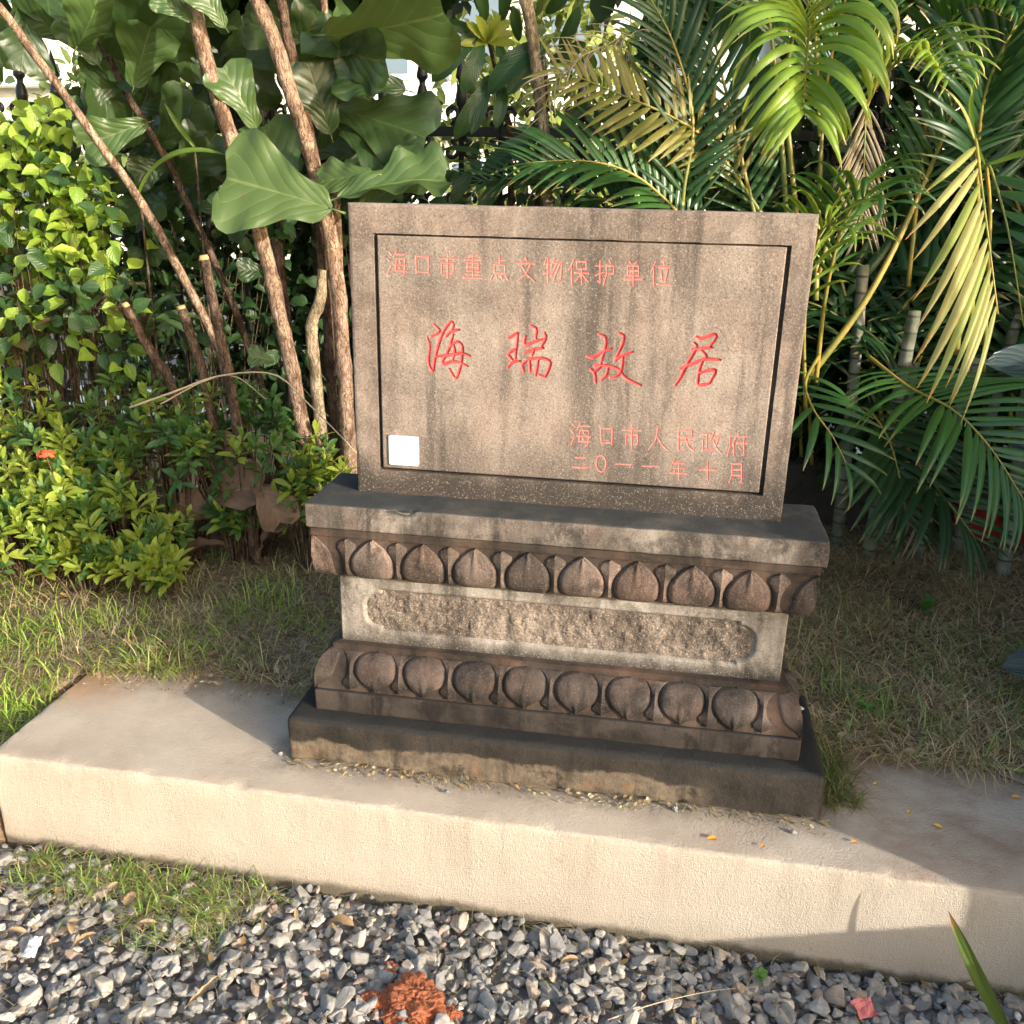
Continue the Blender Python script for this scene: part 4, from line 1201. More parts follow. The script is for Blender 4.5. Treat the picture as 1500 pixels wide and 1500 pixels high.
# street trees seen through the gap
mass(-2.6, -.2, 9., 11., 4.2, 2200, 'yellow green street tree across the pavement seen through the gap', 9, (.12, .3), (.16, .20, .04), .4, 'street_tree')
mass(-8.5, -5.2, 10., 12., 3.6, 1600, 'pale green street tree across the road left of the gap', 10, (.12, .3), (.13, .18, .05), .4, 'street_tree')

# trees added out of view, their crowns block sun and sky over the planting
def added_shade_tree(x, y, zc, rx, ry, rz, n, label, seed, col=(.040, .085, .024), size=(.14, .30)):
    r = np.random.default_rng(seed)
    e = empty('added_shade_tree', (x, y, -.33), label, 'tree')
    d0 = r.normal(0, 1, (n, 3)); d0 /= np.linalg.norm(d0, axis=1)[:, None]
    rad = r.random(n)[:, None] ** .45
    c0 = np.array([x, y, zc]) + d0 * rad * np.array([rx, ry, rz])
    c0[:, 2] = np.maximum(c0[:, 2], zc - rz * .62 + .10 * np.sin(c0[:, 0] * 3.1 + seed) + r.uniform(-.05, .12, n))
    l = r.uniform(*size, n)
    d = r.normal(0, 1, (n, 3)); d[:, 2] -= .4; d /= np.linalg.norm(d, axis=1)[:, None]
    nn = r.normal(0, .5, (n, 3)) + np.array([.1, -.3, .9]); nn -= d * (nn * d).sum(1)[:, None]; nn /= np.linalg.norm(nn, axis=1)[:, None]
    w = np.cross(nn, d)
    V = np.zeros((n, 6, 3))
    for k, (a, b_, h) in enumerate(((0, 0, 0), (.35, .26, .05), (.75, .24, .03), (1, 0, -.1), (.75, -.24, .03), (.35, -.26, .05))):
        V[:, k] = c0 + d * (a * l)[:, None] + w * (b_ * l)[:, None] + nn * (h * l)[:, None]
    C = np.repeat((np.array(col) * r.uniform(.6, 1.5, (n, 1)))[:, None, :], 6, 1)
    F = (np.array([[0, 1, 2, 3], [0, 3, 4, 5]])[None] + (np.arange(n) * 6)[:, None, None]).reshape(-1, 4)
    tag(obj('crown', mesh('crown', V.reshape(-1, 3), F, M['hedge'], True, col=C.reshape(-1, 3)), e), kind='stuff')
    v, f = tube(catmull([Vector((x, y, -.36)), Vector((x + .05, y, zc * .5)), Vector((x, y - .05, zc))], 16), [.10 - .003 * k for k in range(16)], 10, .1)
    obj('trunk', mesh('trunk', v, f, M['bark_dark'], True), e)
added_shade_tree(3.3, 1.25, 2.0, .55, 1.0, 1.1, 1700, 'unseen leafy tree added beyond the wall to shade the palms', 44, size=(.12, .24))
added_shade_tree(3.4, -.62, 3.0, .45, .62, .55, 260, 'unseen sparse tree added beyond the low wall to dapple the figs', 45, size=(.12, .22))
added_shade_tree(-1.9, 2.75, 3.05, 1.7, 1.5, 1.35, 4200, 'tree added beyond the fence to shade the fig stems', 41)
added_shade_tree(.9, 2.95, 3.15, 1.5, 1.45, 1.35, 4200, 'tree added beyond the fence to shade the palms', 42)
added_shade_tree(3.0, 2.9, 3.0, 1.3, 1.4, 1.3, 3200, 'tree added beyond the corner of fence and wall for overhead shade', 43)
# ------------------------------------------------------------------ areca palms
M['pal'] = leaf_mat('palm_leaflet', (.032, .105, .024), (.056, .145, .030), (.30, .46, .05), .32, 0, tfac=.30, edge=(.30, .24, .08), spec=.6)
M['pald'] = leaf_mat('palm_leaflet_shaded', (.014, .050, .017), (.026, .076, .021), (.13, .25, .035), .38, 0, tfac=.22, edge=(.15, .13, .05), spec=.35)  # darker copy, shade deep in the clumps put into the colour
M['pall'] = leaf_mat('palm_leaflet_lit', (.14, .26, .03), (.25, .36, .05), (.62, .72, .08), .34, 0, tfac=.42, edge=(.48, .38, .12), spots=.12, spec=.5)  # lighter copy, sunlight on the outer fronds put into the colour
M['paly'] = leaf_mat('palm_leaflet_yellow', (.20, .20, .035), (.30, .26, .05), (.60, .50, .08), .42, 0, tfac=.38, edge=(.36, .22, .08))
M['palp'] = leaf_mat('palm_leaflet_pale', (.24, .30, .07), (.44, .40, .16), (.70, .66, .22), .42, 0, tfac=.36, edge=(.50, .26, .06), spots=.35, spec=.35)  # pale tone carries the sunlight on the hanging frond
M['paldry'] = leaf_mat('palm_leaflet_dry', (.24, .19, .13), (.34, .28, .20), (.4, .3, .18), .7, 0, tfac=.2)
b = NB('palm_petiole'); p = b.pos()
c = b.mix(b.ramp(b.noise(p, 5, 4, .6), [(.35, 0.), (.65, 1.)]), (.13, .17, .035), (.42, .28, .05))
M['petiole'] = b.done(b.principled(c, .45, b.bump(b.noise(b.mapping(p, (1, 1, .3)), 120, 3), .2, .003), .5))
b = NB('palm_cane'); p = b.pos()
ringn = b.math('SINE', b.math('MULTIPLY', b.sep(p)[2], 110))
c = b.mix(b.ramp(b.noise(p, 14, 5, .6), [(.35, 0.), (.65, 1.)]), (.10, .115, .075), (.23, .23, .175))
c = b.mix(b.smooth(ringn, .82, .96), c, (.07, .065, .05))
M['cane'] = b.done(b.principled(c, .7, b.bump(ringn, .3, .004), .3))

LFP = [(0, .012), (.04, .026), (.15, .038), (.4, .042), (.65, .034), (.85, .019), (1, .002)]
def leaflet(mat, bend, seed, twist=0.):
    nv, nu = 9, 4
    x = z = 0.; ang = min(bend * .35, .6); pts = []
    for k in range(nv + 1):
        pts.append((x, z, ang)); s = k / nv
        ang -= bend / nv * (.5 + 1.0 * s)
        x += math.cos(ang) / nv; z += math.sin(ang) / nv
    V = []; UV = []
    for k in range(nv + 1):
        v = k / nv
        h = float(np.interp(v, [q[0] for q in LFP], [q[1] for q in LFP]))
        px, pz, an = pts[k]; tw = twist * v
        for j in range(nu + 1):
            u = j / nu * 2 - 1
            yy = u * h * math.cos(tw); up = -abs(u) * h * .45 + u * h * math.sin(tw) + (.006 if j % 2 else 0) * h * 20 * .2
            V.append((px - math.sin(an) * up, yy, pz + math.cos(an) * up)); UV.append((j / nu, v))
    return mesh('leaflet', V, grid_faces(nv + 1, nu + 1), M[mat], True, uv=UV)
LEAFLETS = {}
def leaflets(mat, bend):
    k = (mat, round(bend, 2))
    if k not in LEAFLETS:
        LEAFLETS[k] = [leaflet(mat, bend * f, i, tw) for i, (f, tw) in enumerate(((.75, .3), (1., -.3), (1.25, .5), (1.05, .1)))]
    return LEAFLETS[k]
palm_fronds = []
def frond(palm, ctrl, ln, n, alpha=55, bend=1.0, mat='pal', t0=.25, up=(0, 0, 1), rad=.008, vee=.25, sides=(-1, 1), width=1., tipa=25, jitter=1., droop=0., petmat='petiole', tmin=.45):
    r = random.Random(len(palm_fronds) * 13 + 5)
    pts = [P(*c_) if not isinstance(c_, Vector) else c_ for c_ in ctrl]
    N = 40
    path = catmull(pts, N)
    v, f = tube(path, [rad * (1 - .82 * i / (N - 1)) for i in range(N)], 6, 0, True, flat=.75)
    fr = obj('frond', mesh('frond', v, f, M[petmat], True), palm)
    palm_fronds.append(fr)
    upv = Vector(up).normalized()
    mes = leaflets(mat, bend)
    acc = [0.]
    for a, c_ in zip(path, path[1:]): acc.append(acc[-1] + (c_ - a).length)
    tot = acc[-1]
    for sd_ in sides:
        for k in range(n):
            t = t0 + (1 - t0) * (k + .5 + r.uniform(-.2, .2) * jitter) / n
            s = t * tot
            i = max(1, min(N - 2, int(np.searchsorted(acc, s))))
            q = (s - acc[i - 1]) / max(1e-6, acc[i] - acc[i - 1])
            p = path[i - 1].lerp(path[i], q)
            T = (path[min(i + 1, N - 1)] - path[i - 1]).normalized()
            Nn = (upv - T * upv.dot(T)).normalized()
            S = T.cross(Nn) * sd_
            rel = (t - t0) / (1 - t0)
            al = math.radians(alpha + (tipa - alpha) * rel ** 1.5 + r.uniform(-5, 5) * jitter)
            d = (S * math.sin(al) + T * math.cos(al) + Nn * vee * r.uniform(.6, 1.3) + Vector((0, 0, -droop))).normalized()
            nn = (Nn + S * -.25 + Vector((0, 0, .35)) + rvec(r) * .12 * jitter)
            l = ln * max(tmin, math.sin(math.pi * (.18 + .70 * rel)) ** .8) * r.uniform(.9, 1.08)
            obj('leaflet', r.choice(mes), fr, orient(p, p + d, nn, l, width))
    return fr
def cane(palm, x, y, h, r0=.024, lean=(0, 0)):
    p0 = Vector((x, y, float(bed_z(x, y)) - .04))
    pth = catmull([p0, p0 + Vector((lean[0] * .4, lean[1] * .4, h * .5)), p0 + Vector((lean[0], lean[1], h))], 26)
    rad = [r0 * (1 - .2 * i / 25) * (1.07 if i % 4 == 0 else 1) for i in range(26)]
    v, f = tube(pth, rad, 10, .02)
    obj('cane', mesh('cane', v, f, M['cane'], True), palm)
    return pth[-1]
pa = empty('areca_palm', (1.02, 1.45, .03), 'areca palm clump behind the right stone edge with one bright arching frond', 'palm')
pb = empty('areca_palm', (1.55, 1.55, .03), 'areca palm clump beside the wall with pale drooping yellow leaflets', 'palm')
pc = empty('areca_palm', (.35, 1.65, .03), 'areca palm clump behind the stone top with a yellowing ragged frond', 'palm')
for args in ((pa, 1.02, 1.5, .95, .026, (.02, -.02)), (pa, 1.12, 1.7, .75, .024, (.0, .0)), (pa, .93, 1.62, 1.1, .024, (-.05, 0)), (pa, 1.22, 1.6, .8, .022, (.08, 0)),
             (pb, 1.50, 1.5, .9, .027, (-.06, 0)), (pb, 1.62, 1.62, 1.2, .025, (.06, 0)), (pb, 1.40, 1.72, 1.0, .026, (.05, 0)), (pc, .35, 1.7, 1.0, .024, (.03, 0)), (pc, .2, 1.62, .8, .022, (-.05, 0)), (pc, .5, 1.6, .7, .022, (.04, 0))):
    cane(*args)
# the lit, arching frond above the stone corner
frond(pa, [(1168, 330, 1.45), (1152, 150, 1.42), (1162, 50, 1.32), (1184, 32, 1.18), (1182, 80, 1.02), (1176, 165, .95)], .39, 24, 62, 2.35, 'pall', .58, (0, -.35, 1), .009, .6, tipa=26, width=1.0, tmin=.70, jitter=.7)
# second lit fronds to the right of it
frond(pa, [(1200, 400, 1.5), (1260, 180, 1.5), (1310, 95, 1.4), (1355, 90, 1.25), (1385, 125, 1.1)], .24, 18, 60, 1.9, 'pall', .55, (0, -.3, 1), .008, .45, tipa=25, width=1.1)
frond(pb, [(1330, 420, 1.6), (1360, 150, 1.6), (1385, 45, 1.5), (1430, 10, 1.35), (1480, 30, 1.2)], .30, 20, 60, 1.6, 'pal', .5, (0, -.3, 1), .008, .4)
# yellowing ragged frond behind the stone top
frond(pc, [(1120, 320, 1.62), (1045, 215, 1.55), (985, 172, 1.46), (900, 135, 1.40), (812, 98, 1.34)], .20, 22, 62, .35, 'paly', .16, (.1, -1, .35), .008, .05, tipa=40, width=1.5, tmin=.6)
frond(pc, [(1080, 420, 1.6), (1010, 330, 1.5), (935, 260, 1.42), (860, 236, 1.35), (770, 238, 1.28)], .30, 24, 55, .7, 'pal', .25, (.15, -.8, .8), .008, .15, tipa=25, width=1.15)
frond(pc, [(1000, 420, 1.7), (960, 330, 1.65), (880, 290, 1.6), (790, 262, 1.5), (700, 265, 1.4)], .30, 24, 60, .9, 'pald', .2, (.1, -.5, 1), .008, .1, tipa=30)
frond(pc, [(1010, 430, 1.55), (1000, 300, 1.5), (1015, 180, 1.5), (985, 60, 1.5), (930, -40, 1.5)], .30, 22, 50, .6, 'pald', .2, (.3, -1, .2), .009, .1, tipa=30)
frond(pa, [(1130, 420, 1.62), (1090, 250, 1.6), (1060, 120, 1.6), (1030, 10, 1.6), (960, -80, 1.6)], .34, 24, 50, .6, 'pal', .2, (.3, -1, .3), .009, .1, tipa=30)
# tall upright yellow-stemmed ones
frond(pa, [(1162, 440, 1.5), (1150, 280, 1.5), (1138, 120, 1.5), (1118, -20, 1.5), (1080, -160, 1.45)], .36, 24, 50, 1.0, 'pal', .66, (0, -1, .3), .011, .1)
frond(pa, [(1195, 440, 1.52), (1200, 280, 1.55), (1212, 120, 1.55), (1250, -40, 1.5), (1300, -140, 1.4)], .36, 26, 52, 1.0, 'pal', .45, (0, -1, .4), .010, .1)
frond(pb, [(1180, 560, 1.42), (1280, 420, 1.45), (1370, 230, 1.5), (1425, 70, 1.55), (1450, -80, 1.5)], .36, 26, 50, .9, 'pal', .45, (-.2, -1, .3), .013, .1)
frond(pb, [(1400, 520, 1.5), (1430, 330, 1.5), (1440, 150, 1.45), (1500, 20, 1.4), (1580, -40, 1.3)], .36, 24, 55, 1.0, 'pald', .4, (0, -.6, 1), .010, .2)
# hanging frond on the right, sunlight painted into its pale leaflet colour
frond(pb, [(1415, 560, 1.5), (1432, 330, 1.35), (1428, 205, 1.12), (1440, 290, .98), (1462, 460, .90)], .47, 14, 40, .35, 'palp', .63, (.45, -1, .15), .009, .0, sides=(1,), width=.68, tipa=30, tmin=.75, jitter=.8, droop=.0)
frond(pb, [(1440, 560, 1.5), (1450, 330, 1.38), (1446, 240, 1.2), (1475, 330, 1.05), (1500, 480, .98)], .40, 10, 50, .8, 'pal', .55, (-.4, -1, .3), .008, .0, sides=(-1,), width=1.1)
# arching leaflets between stone and hanging frond
frond(pa, [(1195, 560, 1.35), (1210, 430, 1.25), (1235, 330, 1.12), (1262, 292, 1.0), (1300, 310, .92)], .30, 12, 60, 1.9, 'pal', .45, (0, -.4, 1), .008, .4, width=1.05)
frond(pa, [(1180, 600, 1.3), (1178, 480, 1.2), (1190, 380, 1.08), (1212, 330, .98), (1250, 350, .9)], .26, 10, 58, 1.8, 'pall', .5, (0, -.4, 1), .007, .4, width=.9)
# lower green fronds in the shade
frond(pb, [(1270, 520, 1.4), (1330, 566, 1.15), (1395, 600, .98), (1450, 655, .88), (1502, 735, .82)], .36, 24, 68, .75, 'pal', .16, (.15, -.75, .8), .008, .1, tipa=32, width=.9, tmin=.5)
frond(pa, [(1200, 520, 1.25), (1180, 560, 1.1), (1192, 600, .98), (1220, 640, .92), (1245, 690, .88)], .24, 8, 60, .9, 'pal', .2, (.1, -.7, .9), .006, .1, width=1.2, tipa=25, tmin=.6)
frond(pb, [(1300, 600, 1.5), (1310, 620, 1.35), (1345, 680, 1.2), (1385, 730, 1.1), (1430, 790, 1.05)], .32, 16, 60, .9, 'pald', .15, (.1, -.7, .9), .007, .05, width=1.1)
frond(pa, [(1240, 600, 1.5), (1270, 600, 1.3), (1300, 640, 1.2), (1318, 700, 1.12), (1330, 770, 1.08)], .30, 15, 60, .9, 'pald', .2, (.1, -.7, .9), .007, .05, width=1.1)
frond(pb, [(1290, 640, 1.6), (1330, 690, 1.4), (1345, 740, 1.25), (1350, 790, 1.2)], .22, 12, 45, .9, 'paldry', .2, (.1, -.7, .9), .006, .05, width=.7)
# dead grey-white leaflets near the top
frond(pa, [(1200, 200, 1.5), (1195, 60, 1.45), (1185, 5, 1.35), (1155, -12, 1.25), (1110, 10, 1.2)], .20, 9, 50, 1.3, 'paldry', .5, (0, -.4, 1), .006, .3, width=.9, petmat='petiole')
frond(pa, [(1215, 330, 1.45), (1262, 180, 1.42), (1268, 150, 1.4), (1266, 230, 1.36), (1262, 330, 1.35)], .22, 14, 25, .4, 'paldry', .5, (.3, -1, .2), .006, .0, width=.6)
frond(pc, [(1000, 260, 1.55), (960, 60, 1.5), (880, 70, 1.4), (820, 110, 1.32), (790, 180, 1.30)], .17, 14, 40, 1.2, 'paldry', .45, (.2, -.6, .8), .005, .2, width=.45)
# dark filling fronds deeper in the clumps
rf = random.Random(21)
for k in range(46):
    palm, (x, y) = rf.choice([(pa, (1.05, 1.72)), (pb, (1.55, 1.75)), (pc, (.35, 1.78)), (pb, (1.45, 1.8)), (pa, (.85, 1.8))])
    a = rf.uniform(0, math.pi * 2)
    h = rf.uniform(.55, 1.25)
    dx, dy = math.cos(a) * .5, math.sin(a) * .16
    top = rf.uniform(.25, .8)
    c0 = Vector((x + rf.uniform(-.12, .12), y + rf.uniform(-.05, .15), h * .6))
    c1 = c0 + Vector((dx * .25, dy * .3, top * .7))
    c2 = c0 + Vector((dx * .8, dy * .8, top))
    c3 = c0 + Vector((dx * 1.4, dy * 1.2, top * .75))
    if c3.x > 1.88 or c2.x > 1.85: dx = 0; c1.x = c2.x = c3.x = min(c0.x, 1.75); 
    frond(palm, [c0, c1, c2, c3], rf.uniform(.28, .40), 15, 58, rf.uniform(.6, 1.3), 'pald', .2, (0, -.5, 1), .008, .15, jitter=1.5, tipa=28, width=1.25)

# ------------------------------------------------------------------ hedge of whorled leaves (flowering shrub) on the left
IXP = [(0, .02), (.1, .07), (.35, .155), (.6, .175), (.82, .12), (.94, .055), (1, .0)]
M['ix'] = leaf_mat('hedge_leaf', (.045, .130, .045), (.13, .23, .05), (.42, .55, .08), .30, .35, (.22, .32, .10), .30, vn=8.)
M['ixy'] = leaf_mat('hedge_leaf_sunlit', (.20, .31, .045), (.40, .46, .07), (.70, .75, .12), .32, .25, (.40, .46, .14), .40, vn=8.)  # yellow copy of the hedge leaf, sunlight put into its colour
def whorl(mat, n, seed, ln=(.045, .075)):
    r = random.Random(seed); V = []; F = []; UV = []; nb = 0
    for k in range(n):
        tier = k // 4
        a = k * 2.0 + tier * .8 + r.uniform(-.3, .3)
        el = .25 + .25 * tier + r.uniform(-.2, .2)
        if tier >= n // 4 - 1: el += .45
        l = r.uniform(*ln) * (1 - .13 * tier)
        d = Vector((math.cos(a) * math.cos(el), math.sin(a) * math.cos(el), math.sin(el)))
        base = Vector((0, 0, .018 * tier)) + d * .004
        m = orient(base, base + d, Vector((0, 0, 1)) + rvec(r) * .25, l)
        bd = r.uniform(.2, .7)
        x = z = 0.; ang = bd * .4; nv, nu = 5, 2
        for i in range(nv + 1):
            h = float(np.interp(i / nv, [q[0] for q in IXP], [q[1] for q in IXP]))
            for j in range(nu + 1):
                u = j - 1
                q = m @ Vector((x, u * h, z + abs(u) * h * .35))
                V.append(tuple(q)); UV.append((j / nu, i / nv))
            ang -= bd / nv; x += math.cos(ang) / nv; z += math.sin(ang) / nv
        F.append(grid_faces(nv + 1, nu + 1) + nb); nb += (nv + 1) * (nu + 1)
    return mesh('leaf_whorl', V, np.concatenate(F), M[mat], True, uv=UV)
whorls = [whorl('ix', 12, i) for i in range(5)]
whorls_y = [whorl('ixy', 12, 20 + i) for i in range(4)]
M['twig'] = bark_mat('twig_bark', (.20, .14, .09), (.09, .06, .04))
def hedge_shrub(px, py, y, w, h, n, label, young=.3, low=.06):  # young: share of sunlit-coloured whorls, higher where the hedge catches sun
    """px,py: pixel of the shrub's top centre at depth y"""
    top = P(px, py, y)
    cx, cy, zt = top.x, top.y, top.z
    gz = float(bed_z(cx, cy))
    e = empty('flowering_hedge_shrub', (cx, cy, gz), label, 'shrub', 'low hedge shrubs along the left bed')
    r = random.Random(int(px * 7 + py))
    ends = []
    for k in range(n):
        a = r.uniform(0, 6.283); rr = math.sqrt(r.random())
        hx, hy = math.cos(a) * rr * w, math.sin(a) * rr * w * .75
        zz = gz + low + (zt - gz - low) * (1 - .55 * rr ** 2) * (r.uniform(.25, 1.0) ** .6)
        p = Vector((cx + hx, cy + hy, zz))
        ends.append(p)
        d = Vector((hx * .8, hy * .8 - .12, .30)) / max(w, .05) * .5 + Vector((0, 0, .6)) + rvec(r) * .3
        d.normalize()
        yg = r.random() < young * (1.3 if zz > gz + (zt - gz) * .5 else .7)
        s = r.uniform(.85, 1.2)
        q = d.to_track_quat('Z', 'Y').to_matrix().to_4x4()
        obj('leaf_whorl', r.choice(whorls_y if yg else whorls), e, Matrix.Translation(p) @ q @ Matrix.Rotation(r.uniform(0, 6.28), 4, 'Z') @ Matrix.Scale(s, 4))
    bag = Bag()
    for p in ends:
        b0 = Vector((cx + (p.x - cx) * .35, cy + (p.y - cy) * .35, gz - .01))
        mid = b0.lerp(p, .55) + Vector((0, 0, .03))
        v, f = tube([b0, mid, p + (p - mid).normalized() * .03], [.0035, .0028, .0016], 4, 0, False)
        bag.add(v, f)
    tag(obj('stems', bag.mesh('stems', M['twig'], True), e), kind='stuff')
    return e
hs = hedge_shrub
hs(20, 545, 1.10, .27, .5, 60, 'broad hedge shrub growing below the reddish sword leaves', .5)
hs(140, 548, 1.15, .25, .5, 52, 'bushy hedge shrub standing in front of the broken stub', .35)
red_shrub = hs(60, 650, .92, .24, .4, 62, 'hedge shrub carrying the single red flower head', .55)
hs(235, 560, 1.10, .24, .5, 52, 'dark green hedge shrub in the stone shadow below the sawn stubs', .15, .22)
hs(345, 572, 1.12, .22, .4, 46, 'shaded hedge shrub in front of the pale fig trunk', .12, .30)
hs(40, 750, .82, .22, .3, 52, 'yellow green hedge shrub lit by the sun above the grass', .9)
hs(170, 700, .92, .22, .35, 46, 'hedge shrub between the lit leaves and the bare earth', .5)
hs(195, 800, .80, .13, .15, 26, 'low lit hedge tuft leaning over the grass', .7)
hs(120, 812, .76, .13, .15, 24, 'small lit hedge tuft at the grass edge', .7)
hs(245, 822, .80, .07, .08, 9, 'tiny yellow green hedge sprig trailing on the bare earth', .95, .02)
hs(335, 694, 1.05, .055, .25, 20, 'narrow upright hedge sprig standing among the dead leaves', .15)
hs(445, 660, 1.10, .12, .3, 24, 'hedge shrub by the corner of the stone cap', .3, .12)
hs(478, 640, 1.15, .11, .3, 20, 'yellow tipped hedge sprigs just behind the stone cap', .6, .2)
hs(-110, 600, 1.05, .3, .5, 50, 'hedge shrub at the far end of the hedge', .4)
hs(-90, 720, .85, .25, .4, 40, 'low hedge shrub at the far end above the grass slope', .6)
# red flower head
fl = empty('flower_head', P(68, 668, .74), 'round cluster of small orange red flowers on the hedge', 'flower')
M['redfl'] = simple('red_petals', (.72, .085, .035), .5, .3, 0, .25, 80, .1)
V = []; F = []
rr = random.Random(4)
c0 = P(68, 668, .74)
for k in range(34):
    d = rvec(rr); d.z = abs(d.z) * .8 + .1; d.y -= .2; d.normalize()
    p = c0 + Vector((d.x * .030, d.y * .022, d.z * .020))
    Bg = Bag()
    for q in range(4):
        a = q * math.pi / 2 + rr.random()
        t1 = d.orthogonal().normalized(); t2 = d.cross(t1)
        u = t1 * math.cos(a) + t2 * math.sin(a); w_ = d.cross(u)
        pts = [p, p + u * .004 + w_ * .0028, p + u * .0085 + d * .001, p + u * .004 - w_ * .0028]
        Bg.add(np.array([tuple(x) for x in pts]), np.array([(0, 1, 2, 3)]))
    obj('floret', Bg.mesh('floret', M['redfl']), fl)
v, f = tube([c0 + Vector((0, .02, -.08)), c0], [.002, .002], 5)
obj('stalk', mesh('stalk', v, f, M['twig']), fl)

# ------------------------------------------------------------------ bright broad-leaved shrub, upper left
HRT = [(0, .03), (.05, .16), (.15, .30), (.3, .37), (.5, .34), (.7, .23), (.87, .10), (1, .0)]
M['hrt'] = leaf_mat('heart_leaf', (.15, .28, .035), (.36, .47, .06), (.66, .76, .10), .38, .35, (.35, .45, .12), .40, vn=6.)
M['hrtd'] = leaf_mat('heart_leaf_shaded', (.022, .062, .018), (.04, .09, .025), (.22, .32, .04), .42, .3, (.09, .15, .05), .28, vn=6.)  # darkened copy, shade of the background shrubs put into the colour
hrt = [leaf_mesh('leaf', M['hrt'], HRT, 6, 4, bd, .35, .08, .02, i, .15) for i, bd in enumerate((.5, .9, .2))]
hrtd = [leaf_mesh('leaf', M['hrtd'], HRT, 6, 4, bd, .35, .08, .02, i, .15) for i, bd in enumerate((.5, .9, .2))]
def heart_shrub(x0, x1, y0, y1, dep, n, label, dark=.3, px=None):
    r = random.Random(int(x0 + y0 * 3))
    base = P((x0 + x1) / 2, y1, dep)
    e = empty('leafy_shrub', (base.x, dep, float(bed_z(base.x, dep))), label, 'shrub')
    bag = Bag(); gz = e.location.z
    for k in range(n):
        a, c_ = r.uniform(x0, x1), y0 + (y1 - y0) * r.random() ** .9
        # uneven top
        if c_ < y0 + 60 and mnoise.noise(Vector((a * .03, y0, 0))) > .1 * (c_ - y0) / 12: c_ += 60
        p = P(a, c_, dep + r.uniform(-.16, .16))
        d = rvec(r); d.y -= .35; d.z -= .1; d.normalize()
        nn = Vector((.35, -.7, .8)) + rvec(r) * .6
        l = r.uniform(.05, .085)
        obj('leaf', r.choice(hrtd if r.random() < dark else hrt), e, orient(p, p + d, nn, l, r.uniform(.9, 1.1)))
        if k % 9 == 0:
            b0 = Vector((e.location.x + r.uniform(-.15, .15), dep + r.uniform(-.05, .1), gz - .02))
            v, f = tube([b0, b0.lerp(p, .5) + rvec(r) * .05, p], [.003, .0022, .0012], 4, 0, False); bag.add(v, f)
    tag(obj('branches', bag.mesh('branches', M['twig'], True), e), kind='stuff')
heart_shrub(-40, 105, 155, 400, 1.32, 430, 'bright lime leaved shrub catching the sun beside the bare leaning stem', .22)
heart_shrub(60, 165, 230, 420, 1.28, 190, 'smaller lime leaved shrub under the leaning stem', .3)
heart_shrub(-160, -10, 170, 430, 1.3, 110, 'lime leaved shrub at the far end of the fence bed', .3)
heart_shrub(-40, 200, 385, 545, 1.22, 190, 'mid green leafy shrub between the lime shrub and the low hedge', .65)
heart_shrub(-60, 260, 330, 540, 1.62, 200, 'dark leafy shrub in shade behind the sword leaved plants', .9)
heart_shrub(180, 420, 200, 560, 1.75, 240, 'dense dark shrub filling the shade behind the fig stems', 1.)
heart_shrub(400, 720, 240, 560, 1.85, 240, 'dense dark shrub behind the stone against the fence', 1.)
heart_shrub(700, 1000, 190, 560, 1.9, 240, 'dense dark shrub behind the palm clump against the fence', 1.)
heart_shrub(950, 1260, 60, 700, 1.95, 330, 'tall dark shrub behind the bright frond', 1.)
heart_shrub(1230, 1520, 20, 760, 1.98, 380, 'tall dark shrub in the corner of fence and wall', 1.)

# reddish sword-leaved plants
SWP = [(0, .03), (.1, .05), (.3, .10), (.5, .13), (.7, .115), (.88, .06), (1, 0)]
M['cord'] = leaf_mat('sword_leaf', (.09, .075, .045), (.16, .10, .055), (.45, .20, .08), .35, .2, (.25, .14, .08), .3, vn=2.)
M['cordg'] = leaf_mat('sword_leaf_green', (.055, .11, .045), (.08, .14, .05), (.35, .40, .10), .35, .2, (.2, .2, .08), .3, vn=2.)
cord = [leaf_mesh('leaf', M[m_], SWP, 10, 4, bd, .35, .03, .0, i, .12) for i, (bd, m_) in enumerate(((.9, 'cord'), (1.5, 'cordg'), (.6, 'cordg'), (1.2, 'cord')))]
def sword(px, py, y, n, label, ln=.24):
    c_ = P(px, py, y); gz = float(bed_z(c_.x, c_.y))
    e = empty('sword_leaf_plant', (c_.x, c_.y, gz), label, 'plant', 'reddish sword leaved plants between hedge and shrubs')
    r = random.Random(int(px))
    v, f = tube([Vector((c_.x, c_.y, gz - .02)), Vector((c_.x + .01, c_.y, (gz + c_.z) / 2)), c_], [.011, .010, .008], 6, .05)
    obj('stem', mesh('stem', v, f, M['twig'], True), e)
    for k in range(n):
        a = k * 2.4; el = r.uniform(-.2, 1.1)
        d = Vector((math.cos(a) * math.cos(el), math.sin(a) * math.cos(el) - .25, math.sin(el))).normalized()
        obj('leaf', r.choice(cord), e, orient(c_ - Vector((0, 0, .01 * k)), c_ + d, Vector((0, -.3, 1)) + rvec(r) * .2, ln * r.uniform(.7, 1.15)))
sword(60, 470, 1.28, 11, 'reddish sword leaved plant under the lime leaved shrub')
sword(130, 455, 1.25, 11, 'sword leaved plant with a broad drooping brown leaf near the broken stub')
sword(215, 470, 1.22, 10, 'sword leaved plant beside the leaning bare stem')
sword(20, 500, 1.2, 8, 'small sword leaved plant low in the hedge')
